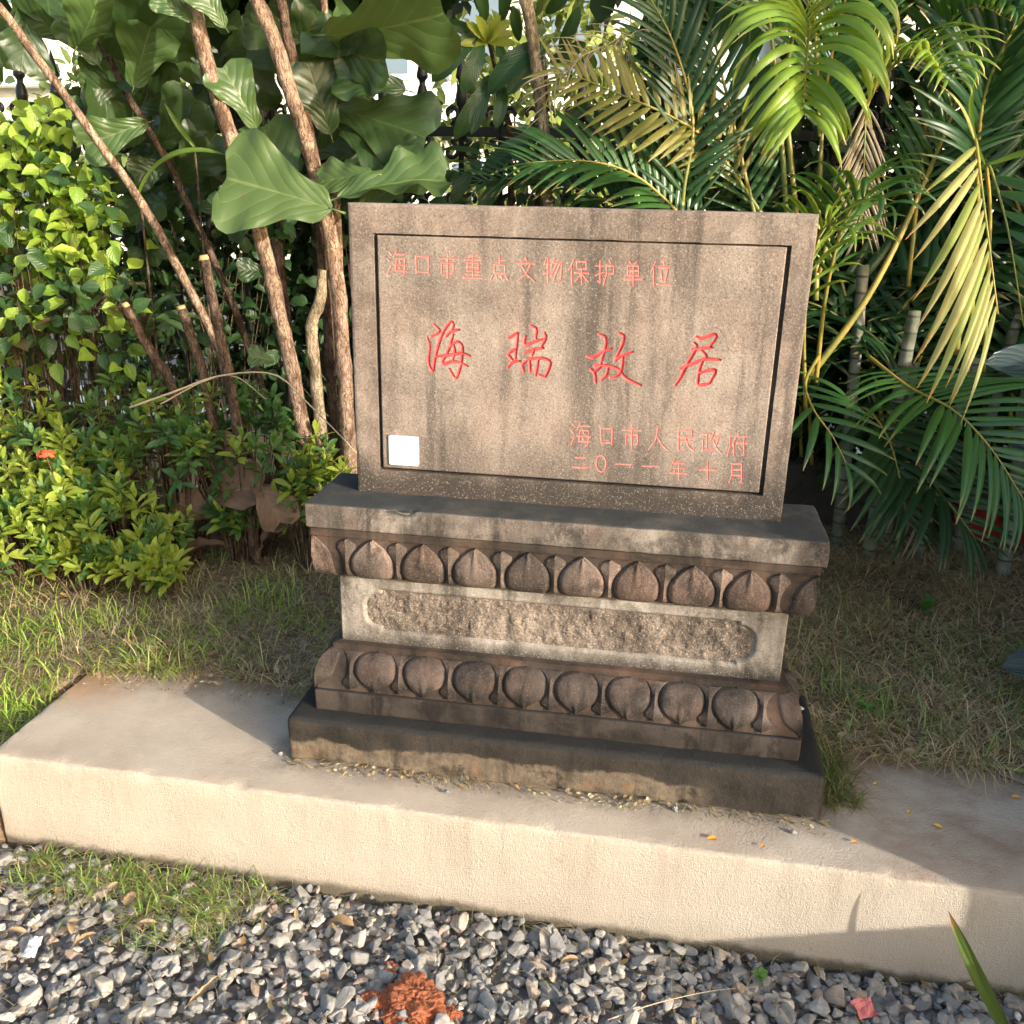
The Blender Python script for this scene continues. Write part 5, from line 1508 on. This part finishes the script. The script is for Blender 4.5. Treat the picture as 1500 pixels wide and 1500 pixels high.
# long strap leaves in the fig stems
M['strapy'] = leaf_mat('lime_strap_leaf', (.12, .22, .03), (.16, .26, .04), (.55, .65, .08), .35, .2, (.3, .4, .1), .4, vn=2.)
STQ = [(0, .03), (.2, .055), (.5, .07), (.8, .045), (.95, .015), (1, .0)]
for i_, (b_, t_, y, bd, lab) in enumerate((((205, 285), (335, 215), 1.2, 1.3, 'long lime strap leaf arching across the dark thin stem'), ((285, 215), (240, 150), 1.3, .5, 'upright lime strap leaf behind the thick pale trunk'))):
    B, T = P(*b_, y), P(*t_, y - .05)
    e = empty('strap_leaf_plant', (B.x, y, float(bed_z(B.x, y))), lab, 'plant')
    obj('leaf', leaf_mesh('leaf', M['strapy'], STQ, 14, 4, bd, .4, .03, 0, 90 + i_), e, orient(B, T, Vector((-.5, -.5, 1)), None, 1.))
    v, f = tube(catmull([Vector((B.x, y, e.location.z - .01)), B.lerp(Vector((B.x, y, .2)), .5), B], 8), [.006, .006, .005, .005, .004, .004, .004, .004], 6)
    obj('stem', mesh('stem', v, f, M['twig'], True), e)
# ------------------------------------------------------------------ grass, litter, gravel and small things
M['grass'] = leaf_mat('grass_blades', (.09, .16, .03), (.1, .2, .03), (.45, .50, .12), .55, 0, tfac=.30, attr=True, spec=.3)
def blades(name, pts, label, cat, L=(.04, .08), w=.0022, lean=.5, green=.7, dry=(.46, .35, .215), gr=(.16, .26, .05), flat=0., seed=1, parent=None, clump=None):
    """pts (n,3): roots. one mesh of thin curved strips"""
    r = np.random.default_rng(seed); n = len(pts)
    ang = r.uniform(0, 2 * np.pi, n); ln = r.uniform(*L, n)
    le = np.clip(r.normal(lean, .25, n), .05, 1.5)
    d0 = np.stack([np.cos(ang), np.sin(ang)], 1)
    isg = r.random(n) < (green if np.ndim(green) == 0 else green)
    le = np.where(isg, le, le + flat)
    base = np.where(isg[:, None], np.array(gr) * r.uniform(.5, 1.6, (n, 1)) * np.array([1, 1, 1]), np.array(dry) * r.uniform(.3, 1.4, (n, 1)))
    base = base * (1 + r.normal(0, .08, (n, 3)))
    S = 4
    V = np.zeros((n, (S + 1) * 2, 3)); C = np.zeros_like(V)
    side = np.stack([-d0[:, 1], d0[:, 0]], 1)
    x = np.zeros(n); z = np.zeros(n); a = le * .25
    curl = r.normal(0, .5, n)
    ph = ang.copy(); cx = np.zeros((n, 2))
    for s in range(S + 1):
        ww = w * (1 - (s / S) ** 2 * .95) * np.where(isg, 1.15, .8)
        for q, sg in ((0, -1), (1, 1)):
            V[:, s * 2 + q, 0] = pts[:, 0] + cx[:, 0] + side[:, 0] * ww * sg
            V[:, s * 2 + q, 1] = pts[:, 1] + cx[:, 1] + side[:, 1] * ww * sg
            V[:, s * 2 + q, 2] = np.maximum(pts[:, 2] + z, pts[:, 2] + .002 + .001 * s)
            C[:, s * 2 + q] = base * (.75 + .25 * s / S)
        a = np.minimum(a + le * .55, 2.1)
        ph = ph + curl / S
        cx[:, 0] += np.cos(ph) * np.sin(a) * ln / S; cx[:, 1] += np.sin(ph) * np.sin(a) * ln / S
        z = z + np.cos(a) * ln / S
    f = np.concatenate([np.array([[s * 2, s * 2 + 1, s * 2 + 3, s * 2 + 2]]) for s in range(S)])
    F = (f[None] + (np.arange(n) * (S + 1) * 2)[:, None, None]).reshape(-1, 4)
    o = obj(name, mesh(name, V.reshape(-1, 3), F, M['grass'], True, col=C.reshape(-1, 3)), parent)
    return tag(o, label, cat, kind='stuff')
def scatter(n, x0, x1, y0, y1, dens, seed):
    r = np.random.default_rng(seed)
    x = r.uniform(x0, x1, n); y = r.uniform(y0, y1, n)
    k = r.random(n) < dens(x, y)
    return x[k], y[k]
def nz2(x, y, s, o): return np.array([mnoise.noise(Vector((a * s, c_ * s, o))) for a, c_ in zip(x, y)])
def ledge_back(x, y): return y - LS * x > LY1 - .055 + .03 * np.sin(x * 11) + .02 * np.sin(x * 29)
# left lawn: green and sunlit
def dl(x, y):
    on = ((x > LE0 - .01) & ledge_back(x, y)) | (x < LE0 - .01)
    d = .55 + .9 * nz2(x, y, 4.5, 1.) 
    g = sstep(-.72, -1.15, x)
    return on * np.clip(d, .1, 1) * (.25 + .75 * g) * sstep(1.25, .8, y)
x, y = scatter(26000, -2.6, -.55, -.30, 1.15, dl, 3)
blades('lawn_grass', np.stack([x, y, bed_z(x, y) - .004], 1), 'bright green grass growing beside the ledge below the hedge', 'grass', (.05, .12), .0017, .75, np.clip(.50 + 1.3 * nz2(x, y, 3.5, 21.), .05, .97), dry=(.66, .54, .30), gr=(.30, .42, .07), seed=4)
# dry thatch, left
x, y = scatter(24000, -2.4, -.45, .2, 1.3, lambda x, y: (((x > LE0) & ledge_back(x, y)) | (x < LE0)) * np.clip(.5 + .8 * nz2(x, y, 5, 7.), .12, 1), 5)
blades('dry_grass', np.stack([x, y, bed_z(x, y)], 1), 'matted dry straw coloured grass on the bare earth left of the pedestal', 'grass', (.05, .11), .0012, .9, .06, dry=(.66, .51, .34), flat=.45, seed=6)
# right side: mixed mat
x, y = scatter(42000, .5, 1.94, .26, 1.75, lambda x, y: ledge_back(x, y) * np.clip(.62 + .7 * nz2(x, y, 5, 3.), .2, 1) * sstep(1.9, 1.3, y), 8)
gmask = np.clip(.13 + .8 * nz2(x, y, 4, 11.), .04, .9) * sstep(1.25, .6, y)
blades('mixed_grass', np.stack([x, y, bed_z(x, y)], 1), 'tangled half dry grass between the pedestal and the palms', 'grass', (.06, .15), .0015, .85, gmask, dry=(.72, .52, .32), gr=(.25, .35, .10), flat=.35, seed=9)
# fringe hanging onto the ledge on the right of the base
x, y = scatter(1500, .65, .76, .06, .40, lambda x, y: sstep(.76, .66, x - .02) * np.ones_like(x), 12)
blades('fringe_grass', np.stack([x, y, np.full_like(x, .0)], 1), 'fringe of wispy grass against the right side of the base', 'grass', (.04, .09), .0013, .8, .35, dry=(.36, .27, .15), gr=(.12, .17, .04), flat=.3, seed=13)
# behind the monument
x, y = scatter(3500, -.7, .6, .42, 1.3, lambda x, y: .8 + 0 * x, 14)
blades('back_grass', np.stack([x, y, bed_z(x, y)], 1), 'sparse dry grass directly behind the monument', 'grass', (.05, .1), .0013, .8, .3, seed=15)
# tuft in the gravel
GZ = -.285
def tuft(x, y):
    c0 = [at_z(130, 1290, GZ), at_z(230, 1330, GZ), at_z(300, 1345, GZ), at_z(340, 1310, GZ), at_z(200, 1290, GZ), at_z(90, 1270, GZ)]
    d = np.zeros_like(x)
    for c_ in c0: d = np.maximum(d, np.exp(-((x - c_.x) ** 2 + (y - c_.y) ** 2) / .0075))
    return d * .95 * np.clip(.7 + nz2(x, y, 14, 2.), .1, 1)
x, y = scatter(9500, -1.35, -.55, -.5, -.155, tuft, 16)
blades('gravel_grass', np.stack([x, y, np.full_like(x, GZ + .024)], 1), 'patch of fine green and dry grass growing in the gravel at the ledge foot', 'grass', (.04, .09), .0013, .9, .42, dry=(.60, .47, .28), gr=(.20, .31, .06), flat=.3, seed=17)
x, y = scatter(1500, -1.35, 1.1, -.75, -.16, lambda x, y: .35 + .65 * np.exp(-((y + .17) / .05) ** 2), 18)
blades('gravel_straw', np.stack([x, y, np.full_like(x, GZ + .034)], 1), 'thin dry straws lying scattered over the gravel', 'straw', (.03, .13), .0008, 1.2, .03, dry=(.42, .32, .19), flat=.3, seed=19)

# gravel: crushed stones
def rock(seed, sub_=0):
    r = random.Random(seed)
    bm = bmesh.new()
    sx, sy, sz = r.uniform(.8, 1.2), r.uniform(.6, .95), r.uniform(.45, .75)
    for k in range(15):
        d = rvec(r)
        d = d * r.uniform(.86, 1.05)
        bm.verts.new((d.x * sx, d.y * sy, d.z * sz))
    bmesh.ops.convex_hull(bm, input=list(bm.verts))
    for v in [v for v in bm.verts if not v.link_faces]: bm.verts.remove(v)
    bmesh.ops.bevel(bm, geom=list(bm.edges), offset=.09, segments=1, affect='EDGES', clamp_overlap=True)
    bmesh.ops.triangulate(bm, faces=list(bm.faces))
    bm.verts.index_update()
    V = np.array([tuple(v.co) for v in bm.verts]); F = np.array([[v.index for v in f.verts] for f in bm.faces])
    bm.free()
    return V, F
rocks = [rock(100 + i) for i in range(14)]
rock_me = [mesh('stone', V, F, M['pebble'], False) for V, F in rocks]
gr = np.random.default_rng(5)
def gravel_pts():
    pts = []
    N = 5200
    for layer in range(5):
        n = (6500, 3200, 3200, 2800, 1500)[layer]
        x = gr.uniform(-1.9, 1.9, n); y = gr.uniform(-1.15, -.135, n) 
        s = np.clip(gr.lognormal(math.log(.0145), .42, n), .006, .030)
        if layer == 0: s = s * .62
        z = -.284 + max(0, layer - 1) * .0085 + gr.uniform(-.003, .004, n)
        y = np.minimum(y, -.1444 + LS * x - s * .8)
        pts += [(a, b_, c_, d) for a, b_, c_, d in zip(x, y, z, s)]
    return pts
pts = gravel_pts()
PAL = [(.165, .166, .166), (.225, .222, .216), (.275, .266, .252), (.19, .19, .187), (.21, .208, .204), (.25, .245, .236), (.38, .34, .29), (.30, .225, .175), (.46, .42, .365), (.235, .226, .212)]
def vis_key(p):
    d = Vector((p[0], p[1], p[2])) - camv
    q = Vector((d.dot(Vector(_R)), d.dot(Vector(_U)), d.dot(Vector(_f))))
    u, v = 750 + FOC * q.x / q.z, 750 - FOC * q.y / q.z
    inside = 0 < u < 1500 and v < 1500
    return (inside and p[2] > -.276, p[3] / q.z)
order = sorted(range(len(pts)), key=lambda i: vis_key(pts[i]), reverse=True)
bag = Bag()
rr = random.Random(77)
for rank, i in enumerate(order):
    x_, y_, z_, s_ = pts[i]
    k = rr.randrange(len(rocks))
    m = Matrix.Translation((x_, y_, z_)) @ Matrix.Rotation(rr.uniform(0, 6.28), 4, 'Z') @ Matrix.Rotation(rr.gauss(0, .35), 4, 'X') @ Matrix.Rotation(rr.gauss(0, .35), 4, 'Y') @ Matrix.Diagonal((s_ * rr.uniform(.9, 1.25), s_, s_ * rr.uniform(.6, 1.0), 1))
    if rank < 300:
        obj('stone', rock_me[k], gravel_ground, m)
    else:
        V, F = rocks[k]
        A = np.array(m)
        bag.add(V @ A[:3, :3].T + A[:3, 3], F, np.array(rr.choice(PAL)) * rr.uniform(.8, 1.2))
tag(obj('gravel', bag.mesh('gravel', M['pebbles'], False), gravel_ground), kind='stuff')
# loose stones on the ledge
def loose(px, py, z, s, label, k, mat=None):
    p = at_z(px, py, z)
    o = obj('pebble', mesh('pebble', rocks[k][0], rocks[k][1], mat or M['pebble'], False), None, Matrix.Translation((p.x, p.y, z + s * .45)) @ Matrix.Rotation(px * .7, 4, 'Z') @ Matrix.Diagonal((s, s, s, 1)))
    tag(o, label, 'pebble')
loose(412, 1030, 0, .011, 'grey pebble on the ledge beside the rear left of the base', 1)
loose(411, 1106, 0, .010, 'dark pebble touching the front left corner of the base', 2)
loose(992, 1188, 0, .013, 'grey pebble lying on the ledge before the base', 3)
loose(1162, 1221, 0, .008, 'small flat pebble on the ledge at the shadow edge', 4)
loose(655, 1162, 0, .009, 'dull pebble half sunk on the ledge front', 5)
loose(1172, 1040, ZB, .011, 'whitish pebble on the base step behind the last petal', 8, simple('white_pebble', (.42, .40, .38), .8))
# clay clod
def clod(px, py, s, label, seed):
    p = at_z(px, py, -.28)
    bm = bmesh.new(); bmesh.ops.create_icosphere(bm, subdivisions=5, radius=1)
    for v in bm.verts:
        n = v.co.normalized()
        h = 1 + .38 * mnoise.noise(n * 1.6 + Vector((seed, 0, 0))) + .30 * abs(mnoise.noise(n * 3.7 + Vector((0, seed, 0)))) + .13 * mnoise.noise(n * 9) + .06 * mnoise.noise(n * 22)
        v.co = n * h
        v.co.z *= .62
        v.co.x *= 1.25
    me = bpy.data.meshes.new('clay_clod'); bm.to_mesh(me); bm.free(); me.materials.append(M['clay'])
    o = obj('clay_clod', me, None, Matrix.Translation((p.x, p.y, -.268)) @ Matrix.Diagonal((s, s, s, 1)))
    tag(o, label, 'clod')
clod(606, 1478, .052, 'large crumbly orange red clay clod on the gravel', 2.)
clod(572, 1424, .014, 'small piece of orange red clay next to the big clod', 5.)
clod(540, 1474, .022, 'orange red clay crumb broken off the big clod', 8.)
clod(660, 1492, .018, 'flat crumb of red clay at the foot of the big clod', 11.)

# fallen leaves
M['dead'] = leaf_mat('dead_leaf', (.15, .085, .05), (.22, .135, .085), (.3, .15, .07), .65, .6, (.27, .18, .11), .12, vn=6.)
M['tan'] = leaf_mat('tan_leaf', (.36, .235, .12), (.46, .31, .17), (.4, .25, .1), .6, .3, (.3, .19, .09), .12, vn=7.)
dead_me = [leaf_mesh('dead_leaf', M['dead'], FIGP, 14, 10, bd, .35, .12, .03, 30 + i, .12, 3., .05) for i, bd in enumerate((1.2, 1.8, -.9, 1.4))]
tan_me = [leaf_mesh('fallen_leaf', M['tan'], OBL, 8, 4, bd, .5, .1, .03, 40 + i, .1) for i, bd in enumerate((.7, 1.2, -.5))]
def fallen(b_, t_, yb, yt, me, label, n=(0, -.5, 1), w=1., cat='leaf', name='fallen_leaf', lift=0.):
    B, T = P(*b_, yb), P(*t_, yt)
    for q in (B, T): q.z = max(q.z, float(bed_z(q.x, q.y)) + .015 + lift)
    tag(obj(name, me, None, orient(B, T, Vector(n), None, w)), label, cat)
fallen((305, 735), (392, 712), 1.08, 1.02, dead_me[0], 'large curled brown dead fig leaf behind the upright sprig', (0, -.8, .6), .75)
fallen((372, 712), (418, 778), 1.05, .96, dead_me[1], 'brown dead fig leaf hanging right of the upright sprig', (.3, -.5, .9), .85)
fallen((330, 760), (255, 735), 1.04, 1.04, dead_me[2], 'crumpled dead fig leaf left of the upright sprig with pale rim', (0, -.6, .9), .8)
fallen((330, 800), (270, 815), 1.02, .98, dead_me[3], 'flat greyish dead leaf on the earth below the curled ones', (0, -.2, 1), .7)
fallen((300, 690), (360, 665), 1.12, 1.1, dead_me[0], 'dark dead fig leaf under the shaded hedge', (0, -.9, .4), 1.1)
fallen((385, 800), (432, 760), 1.02, 1.02, dead_me[3], 'upright brown dead leaf near the cap corner shadow', (.1, -.4, 1), .8)
def ground_leaf(px, py, z, l, a, me, label, name='fallen_leaf', w=1., lift=.004):
    p = at_z(px, py, z)
    d = Vector((math.cos(a), math.sin(a), 0))
    tag(obj(name, me, None, orient(p - d * l / 2 + Vector((0, 0, lift)), p + d * l / 2 + Vector((0, 0, lift)), Vector((0, 0, 1)), l, w)), label, 'leaf')
GT = -.252
ground_leaf(502, 1352, GT, .060, 2.9, tan_me[0], 'single tan leaf lying on the gravel right of the grass patch', w=1.3)
ground_leaf(835, 1410, GT, .05, .6, tan_me[1], 'curled tan leaf on the gravel in front of the ledge middle')
ground_leaf(190, 1318, GT, .045, 1.6, tan_me[2], 'broad pale brown leaf caught in the gravel grass', w=1.7)
ground_leaf(215, 1355, GT, .045, .4, tan_me[0], 'narrow brown leaf under the gravel grass')
ground_leaf(105, 1360, GT, .05, 2.2, tan_me[1], 'reddish brown leaf among dry straws on the gravel')
ground_leaf(125, 1378, GT, .055, 1.0, tan_me[0], 'curled brown leaf beside the white scrap on the gravel')
ground_leaf(25, 1368, GT, .05, .2, tan_me[1], 'brown leaf on gravel at the foot of the ledge end')
ground_leaf(300, 1452, GT, .09, 1.2, tan_me[2], 'long pale dry leaf strip across the gravel', w=.5)
# thin leaf litter over the beds
def litter(n, x0, x1, y0, y1, seed, name, label, cols, zf, s=(.012, .035), dens=lambda x, y: np.ones_like(x)):
    r = np.random.default_rng(seed)
    x, y = scatter(n, x0, x1, y0, y1, dens, seed)
    n = len(x); a = r.uniform(0, 6.28, n); l = r.uniform(*s, n); wd = l * r.uniform(.25, .5, n)
    z = zf(x, y) + r.uniform(.004, .022, n)
    c_, s_ = np.cos(a), np.sin(a)
    V = np.zeros((n, 6, 3)); tl = r.normal(0, .35, (n, 2))
    for k, (u, v, h) in enumerate(((-1, 0, 0), (-.3, 1, .25), (.5, .8, .3), (1, 0, .1), (.5, -.8, .3), (-.3, -1, .25))):
        V[:, k, 0] = x + u * l * c_ / 2 - v * wd * s_ / 2; V[:, k, 1] = y + u * l * s_ / 2 + v * wd * c_ / 2
        V[:, k, 2] = z + (u * tl[:, 0] + v * tl[:, 1]) * l * .4 + h * wd * .6
    C = np.repeat(np.array(cols)[r.integers(0, len(cols), n)][:, None, :] * r.uniform(.7, 1.3, (n, 1, 1)), 6, 1)
    F = (np.array([[0, 1, 2, 3], [0, 3, 4, 5]])[None] + (np.arange(n) * 6)[:, None, None]).reshape(-1, 4)
    tag(obj(name, mesh(name, V.reshape(-1, 3), F, M['grass'], False, col=C.reshape(-1, 3))), label, 'leaf litter', kind='stuff')
BR = [(.20, .11, .06), (.30, .19, .10), (.12, .07, .045), (.36, .27, .17), (.24, .20, .15)]
litter(1500, -2.2, -.45, .30, 1.5, 31, 'leaf_litter', 'brown leaf litter scattered over the bed left of the pedestal', BR, bed_z, dens=lambda x, y: ledge_back(x, y) * .9)
litter(2600, .5, 1.9, .30, 1.9, 32, 'leaf_litter', 'brown leaf litter scattered under the palms on the right', BR, bed_z, dens=lambda x, y: ledge_back(x, y) * .9)
litter(220, -1.38, -.66, .22, .36, 33, 'leaf_litter', 'pale dry leaf bits strewn along the back of the ledge', [(.40, .28, .16), (.3, .17, .08), (.42, .34, .24)], lambda x, y: np.zeros_like(x), (.008, .022))
litter(420, -.64, .66, -.05, -.006, 34, 'mortar_crumbs', 'sandy mortar crumbs and bits along the foot of the base', [(.34, .26, .17), (.2, .14, .09), (.45, .38, .28), (.34, .2, .1)], lambda x, y: np.zeros_like(x) - .002, (.006, .016))
litter(90, -1.3, 1.1, -.8, -.17, 35, 'leaf_litter', 'small brown leaf bits lying between the gravel stones', [(.36, .24, .13), (.24, .14, .08), (.44, .33, .2)], lambda x, y: np.full_like(x, -.256), (.010, .03))
# yellow petals on the ledge
M['petal_y'] = simple('yellow_petal', (.72, .42, .05), .6, .3, 0, .2, 90, .1)
M['petal_o'] = simple('orange_petal', (.70, .28, .03), .6, .3, 0, .2, 90, .1)
def petal(px, py, z, s, a, m_, label):
    p = at_z(px, py, z + .002)
    bm = bmesh.new(); pts = []
    for k in range(8):
        t = k / 8 * 6.283
        pts.append(bm.verts.new((math.cos(t) * s * 1.3, math.sin(t) * s * .75 * (1 + .25 * math.cos(t)), .25 * s * abs(math.sin(t)) + .0015)))
    c_ = bm.verts.new((0, 0, .001))
    for k in range(8): bm.faces.new((pts[k], pts[(k + 1) % 8], c_))
    me = bpy.data.meshes.new('fallen_petal'); bm.to_mesh(me); bm.free(); me.materials.append(M[m_])
    o = obj('fallen_petal', me, None, Matrix.Translation(p) @ Matrix.Rotation(a, 4, 'Z'))
    tag(o, label, 'petal')
petal(1043, 1229, 0, .009, .3, 'petal_o', 'orange petal on the lit ledge before the base right half')
petal(1117, 1240, 0, .005, .9, 'petal_o', 'tiny orange petal near the shadow edge on the ledge front')
petal(1251, 1234, 0, .006, .2, 'petal_o', 'orange petal lying right on the sunlight boundary')
petal(1331, 1190, 0, .006, 1., 'petal_y', 'yellow petal in the shaded middle of the ledge')
petal(1374, 1211, 0, .008, 2.6, 'petal_y', 'long yellow petal on the shaded ledge front')
petal(1282, 1149, 0, .006, .6, 'petal_y', 'yellow petal near the grass fringe on the ledge')
petal(1284, 1108, .012, .007, .2, 'petal_y', 'yellow petal at the grass edge behind the ledge')
petal(1256, 1019, .03, .006, .4, 'petal_o', 'orange petal caught in the grass beside the base')
petal(1488, 1168, 0, .008, .1, 'petal_o', 'orange petal by the fallen twig at the ledge rear')
# scraps
M['scrap'] = simple('white_scrap', (.62, .64, .66), .35, .5, 0, .15, 60, .5)
M['scrapr'] = simple('red_white_scrap', (.55, .16, .15), .5, .4, 0, .8, 70, .4)
def scrap(px, py, z, w_, h_, a, m_, label):
    p = at_z(px, py, z)
    n = 6; V = []
    for i in range(n):
        for j in range(n):
            u, v = i / (n - 1) - .5, j / (n - 1) - .5
            V.append((u * w_, v * h_, .35 * min(w_, h_) * mnoise.noise(Vector((u * 3 + px, v * 3, 0))) + .004))
    o = obj('litter_scrap', mesh('litter_scrap', V, grid_faces(n, n), M[m_]), None, Matrix.Translation(p) @ Matrix.Rotation(a, 4, 'Z') @ Matrix.Rotation(.25, 4, 'X'))
    tag(o, label, 'scrap')
scrap(48, 1388, GT + .004, .028, .05, .2, 'scrap', 'shiny white plastic scrap on the gravel below the ledge end')
scrap(1266, 1478, GT + .004, .048, .04, .4, 'scrapr', 'crumpled red and white wrapper scrap on the shaded gravel')
# weeds and sprouts
M['weed'] = leaf_mat('weed_leaf', (.10, .26, .05), (.14, .32, .06), (.4, .6, .1), .45, .2, (.2, .4, .1), .35, vn=5.)
weed_me = [leaf_mesh('leaf', M['weed'], HRT, 5, 4, bd, .3, .05, .02, 60 + i, .1) for i, bd in enumerate((.4, .8))]
def weed(px, py, z, n, h, l, label):
    p = at_z(px, py, z); r = random.Random(px)
    e = empty('weed', p, label, 'weed')
    pth = [p - Vector((0, 0, .01)), p + Vector((.004, -.004, h * .5)), p + Vector((-.002, 0, h))]
    v, f = tube(pth, [.0013, .0011, .0008], 5)
    obj('stem', mesh('stem', v, f, M['weed']), e)
    for k in range(n):
        q = p + Vector((0, 0, h * (.25 + .75 * k / max(1, n - 1)))); a = k * 2.3
        d = Vector((math.cos(a), math.sin(a), r.uniform(.1, .5))).normalized()
        obj('leaf', weed_me[k % 2], e, orient(q, q + d, Vector((0, 0, 1)), l * r.uniform(.8, 1.2)))
weed(1112, 1440, GT - .02, 7, .03, .022, 'small green weed growing in the gravel at the ledge foot')
weed(616, 1122, 0, 3, .008, .016, 'tiny round leaved green sprout at the foot of the base')
weed(1355, 905, .04, 12, .07, .032, 'bright green weed standing in the dry grass below the palms')
weed(1270, 1045, .02, 5, .02, .03, 'low pale green weed in the grass beside the base')
weed(110, 866, .02, 4, .02, .03, 'low round weed under the lit hedge')
# strap leaf reaching up in the right foreground, fallen palm stalk, twigs
M['strap'] = leaf_mat('strap_leaf', (.07, .13, .025), (.09, .15, .03), (.45, .42, .06), .35, .25, (.2, .25, .06), .3, vn=2., edge=(.30, .13, .05))
STP = [(0, .022), (.3, .030), (.6, .034), (.8, .026), (.93, .012), (1, .0)]
B = at_z(1487, 1530, -.29); B.z = -.29
T = P(1388, 1334, -.245)
tag(obj('strap_leaf', leaf_mesh('strap_leaf', M['strap'], STP, 14, 4, .55, .35, .02, 0, 71), None, orient(B, T, Vector((-.5, -1, .55)), None, 1.3)), 'single long green strap leaf rising from the gravel before the ledge', 'leaf')
pts_ = [at_z(1318, 1098, .012), at_z(1370, 1106, .014), at_z(1430, 1117, .014), at_z(1500, 1129, .014), at_z(1600, 1146, .015)]
v, f = tube(catmull(pts_, 24), [.0028 + .0035 * k / 23 for k in range(24)], 8)
M['stalk'] = simple('green_stalk', (.17, .23, .06), .45, .5, 0, .2, 30, .1)
tag(obj('fallen_palm_stalk', mesh('fallen_palm_stalk', v, f, M['stalk'], True)), 'smooth green palm stalk lying along the back of the ledge', 'stalk')
M['straw'] = simple('dry_twig', (.46, .36, .23), .8, .3, 0, .25, 40, .3)
def twig(pts, r0, label, name='dry_twig', cat='twig', mat='straw'):
    v, f = tube(catmull(pts, 26), [r0 * (1 - .6 * k / 25) for k in range(26)], 6, .1)
    tag(obj(name, mesh(name, v, f, M[mat], True)), label, cat)
twig([P(190, 597, .95), P(260, 572, .97), P(320, 551, 1.0), P(400, 548, 1.0), P(450, 590, 1.0), P(500, 640, 1.0), P(530, 672, 1.0)], .0042, 'pale dry vine arching over the hedge down to the stone cap')
twig([P(235, 592, .96), P(300, 558, .99), P(345, 552, 1.02), P(390, 585, 1.05)], .003, 'thinner dry vine beside the pale arching one')
twig([at_z(890, 1494, GT), at_z(960, 1470, GT + .004), at_z(1040, 1452, GT + .004), at_z(1110, 1445, GT)], .0016, 'dry twig lying on the shaded gravel toward the weed')
twig([at_z(1040, 1385, GT), at_z(1058, 1392, GT + .02), at_z(1075, 1405, GT)], .0014, 'short pale straw leaning on the ledge foot')
twig([at_z(1440, 1128, .004), at_z(1470, 1138, .006), at_z(1520, 1158, .006)], .003, 'dark brown twig fallen at the rear of the ledge', mat='twig')
twig([at_z(700, 1368, GT), at_z(726, 1395, GT + .004), at_z(720, 1440, GT)], .0012, 'thin brown stem on the gravel in front of the ledge', mat='twig')

# dark red crate and a broad blue-green leaf plant in the palm shade
M['redbox'] = simple('dark_red_plastic', (.30, .018, .016), .4, .5, 0, .25, 6, .1)
cr = empty('plastic_crate', (1.66, 1.98, .05), 'dark red plastic crate lying in deep shade under the palms', 'crate')
bag = Bag()
V, F = rounded_box(1.44, 1.90, 1.86, 1.875, .06, .22, b=.004, res=.2, wob=0)
obj('front_side', mesh('front_side', V, F, M['redbox']), cr)
V, F = rounded_box(1.44, 1.90, 1.99, 2.005, .06, .22, b=.004, res=.2, wob=0)
obj('rear_side', mesh('rear_side', V, F, M['redbox']), cr)
V, F = rounded_box(1.425, 1.439, 1.86, 2.005, .06, .22, b=.004, res=.2, wob=0)
obj('end_side', mesh('end_side', V, F, M['redbox']), cr)
V, F = rounded_box(1.44, 1.90, 1.877, 1.988, .06, .075, b=.004, res=.2, wob=0)
obj('bottom', mesh('bottom', V, F, M['redbox']), cr)
V, F = rounded_box(1.42, 1.905, 1.845, 1.859, .195, .225, b=.004, res=.2, wob=0)
obj('rim', mesh('rim', V, F, M['redbox']), cr)
M['blue'] = leaf_mat('blue_green_leaf', (.035, .060, .060), (.045, .075, .072), (.12, .2, .12), .32, .2, (.09, .13, .12), .15, vn=8.)
BLP = [(0, .05), (.1, .16), (.3, .25), (.55, .27), (.75, .22), (.9, .12), (1, 0)]
bl = [leaf_mesh('leaf', M['blue'], BLP, 10, 6, bd, .2, .04, .02, 80 + i, .25) for i, bd in enumerate((.5, .9))]
e = empty('broad_leaf_plant', (1.72, 1.2, .03), 'broad blue green leaved plant in shade between palms and wall', 'plant')
for b_, t_, yb, yt, n in (((1590, 560), (1442, 530), 1.2, 1.12, (0, 0, .9)), ((1600, 700), (1470, 640), 1.2, 1.1, (0, 0, .7)), ((1620, 640), (1560, 500), 1.3, 1.2, (0, 0, .3)), ((1600, 985), (1468, 975), .72, .62, (.2, 0, .5))):
    B, T = P(*b_, yb), P(*t_, yt)
    obj('leaf', bl[0], e, orient(B, T, (camv - B).normalized() + Vector(n), None, .9))
    v, f = tube(catmull([Vector((1.72, 1.2, .0)), B.lerp(Vector((1.72, 1.2, .1)), .5) + Vector((0, 0, .06)), B], 8), [.006] * 8, 6)
    obj('leaf_stalk', mesh('leaf_stalk', v, f, M['stalk'], True), e)
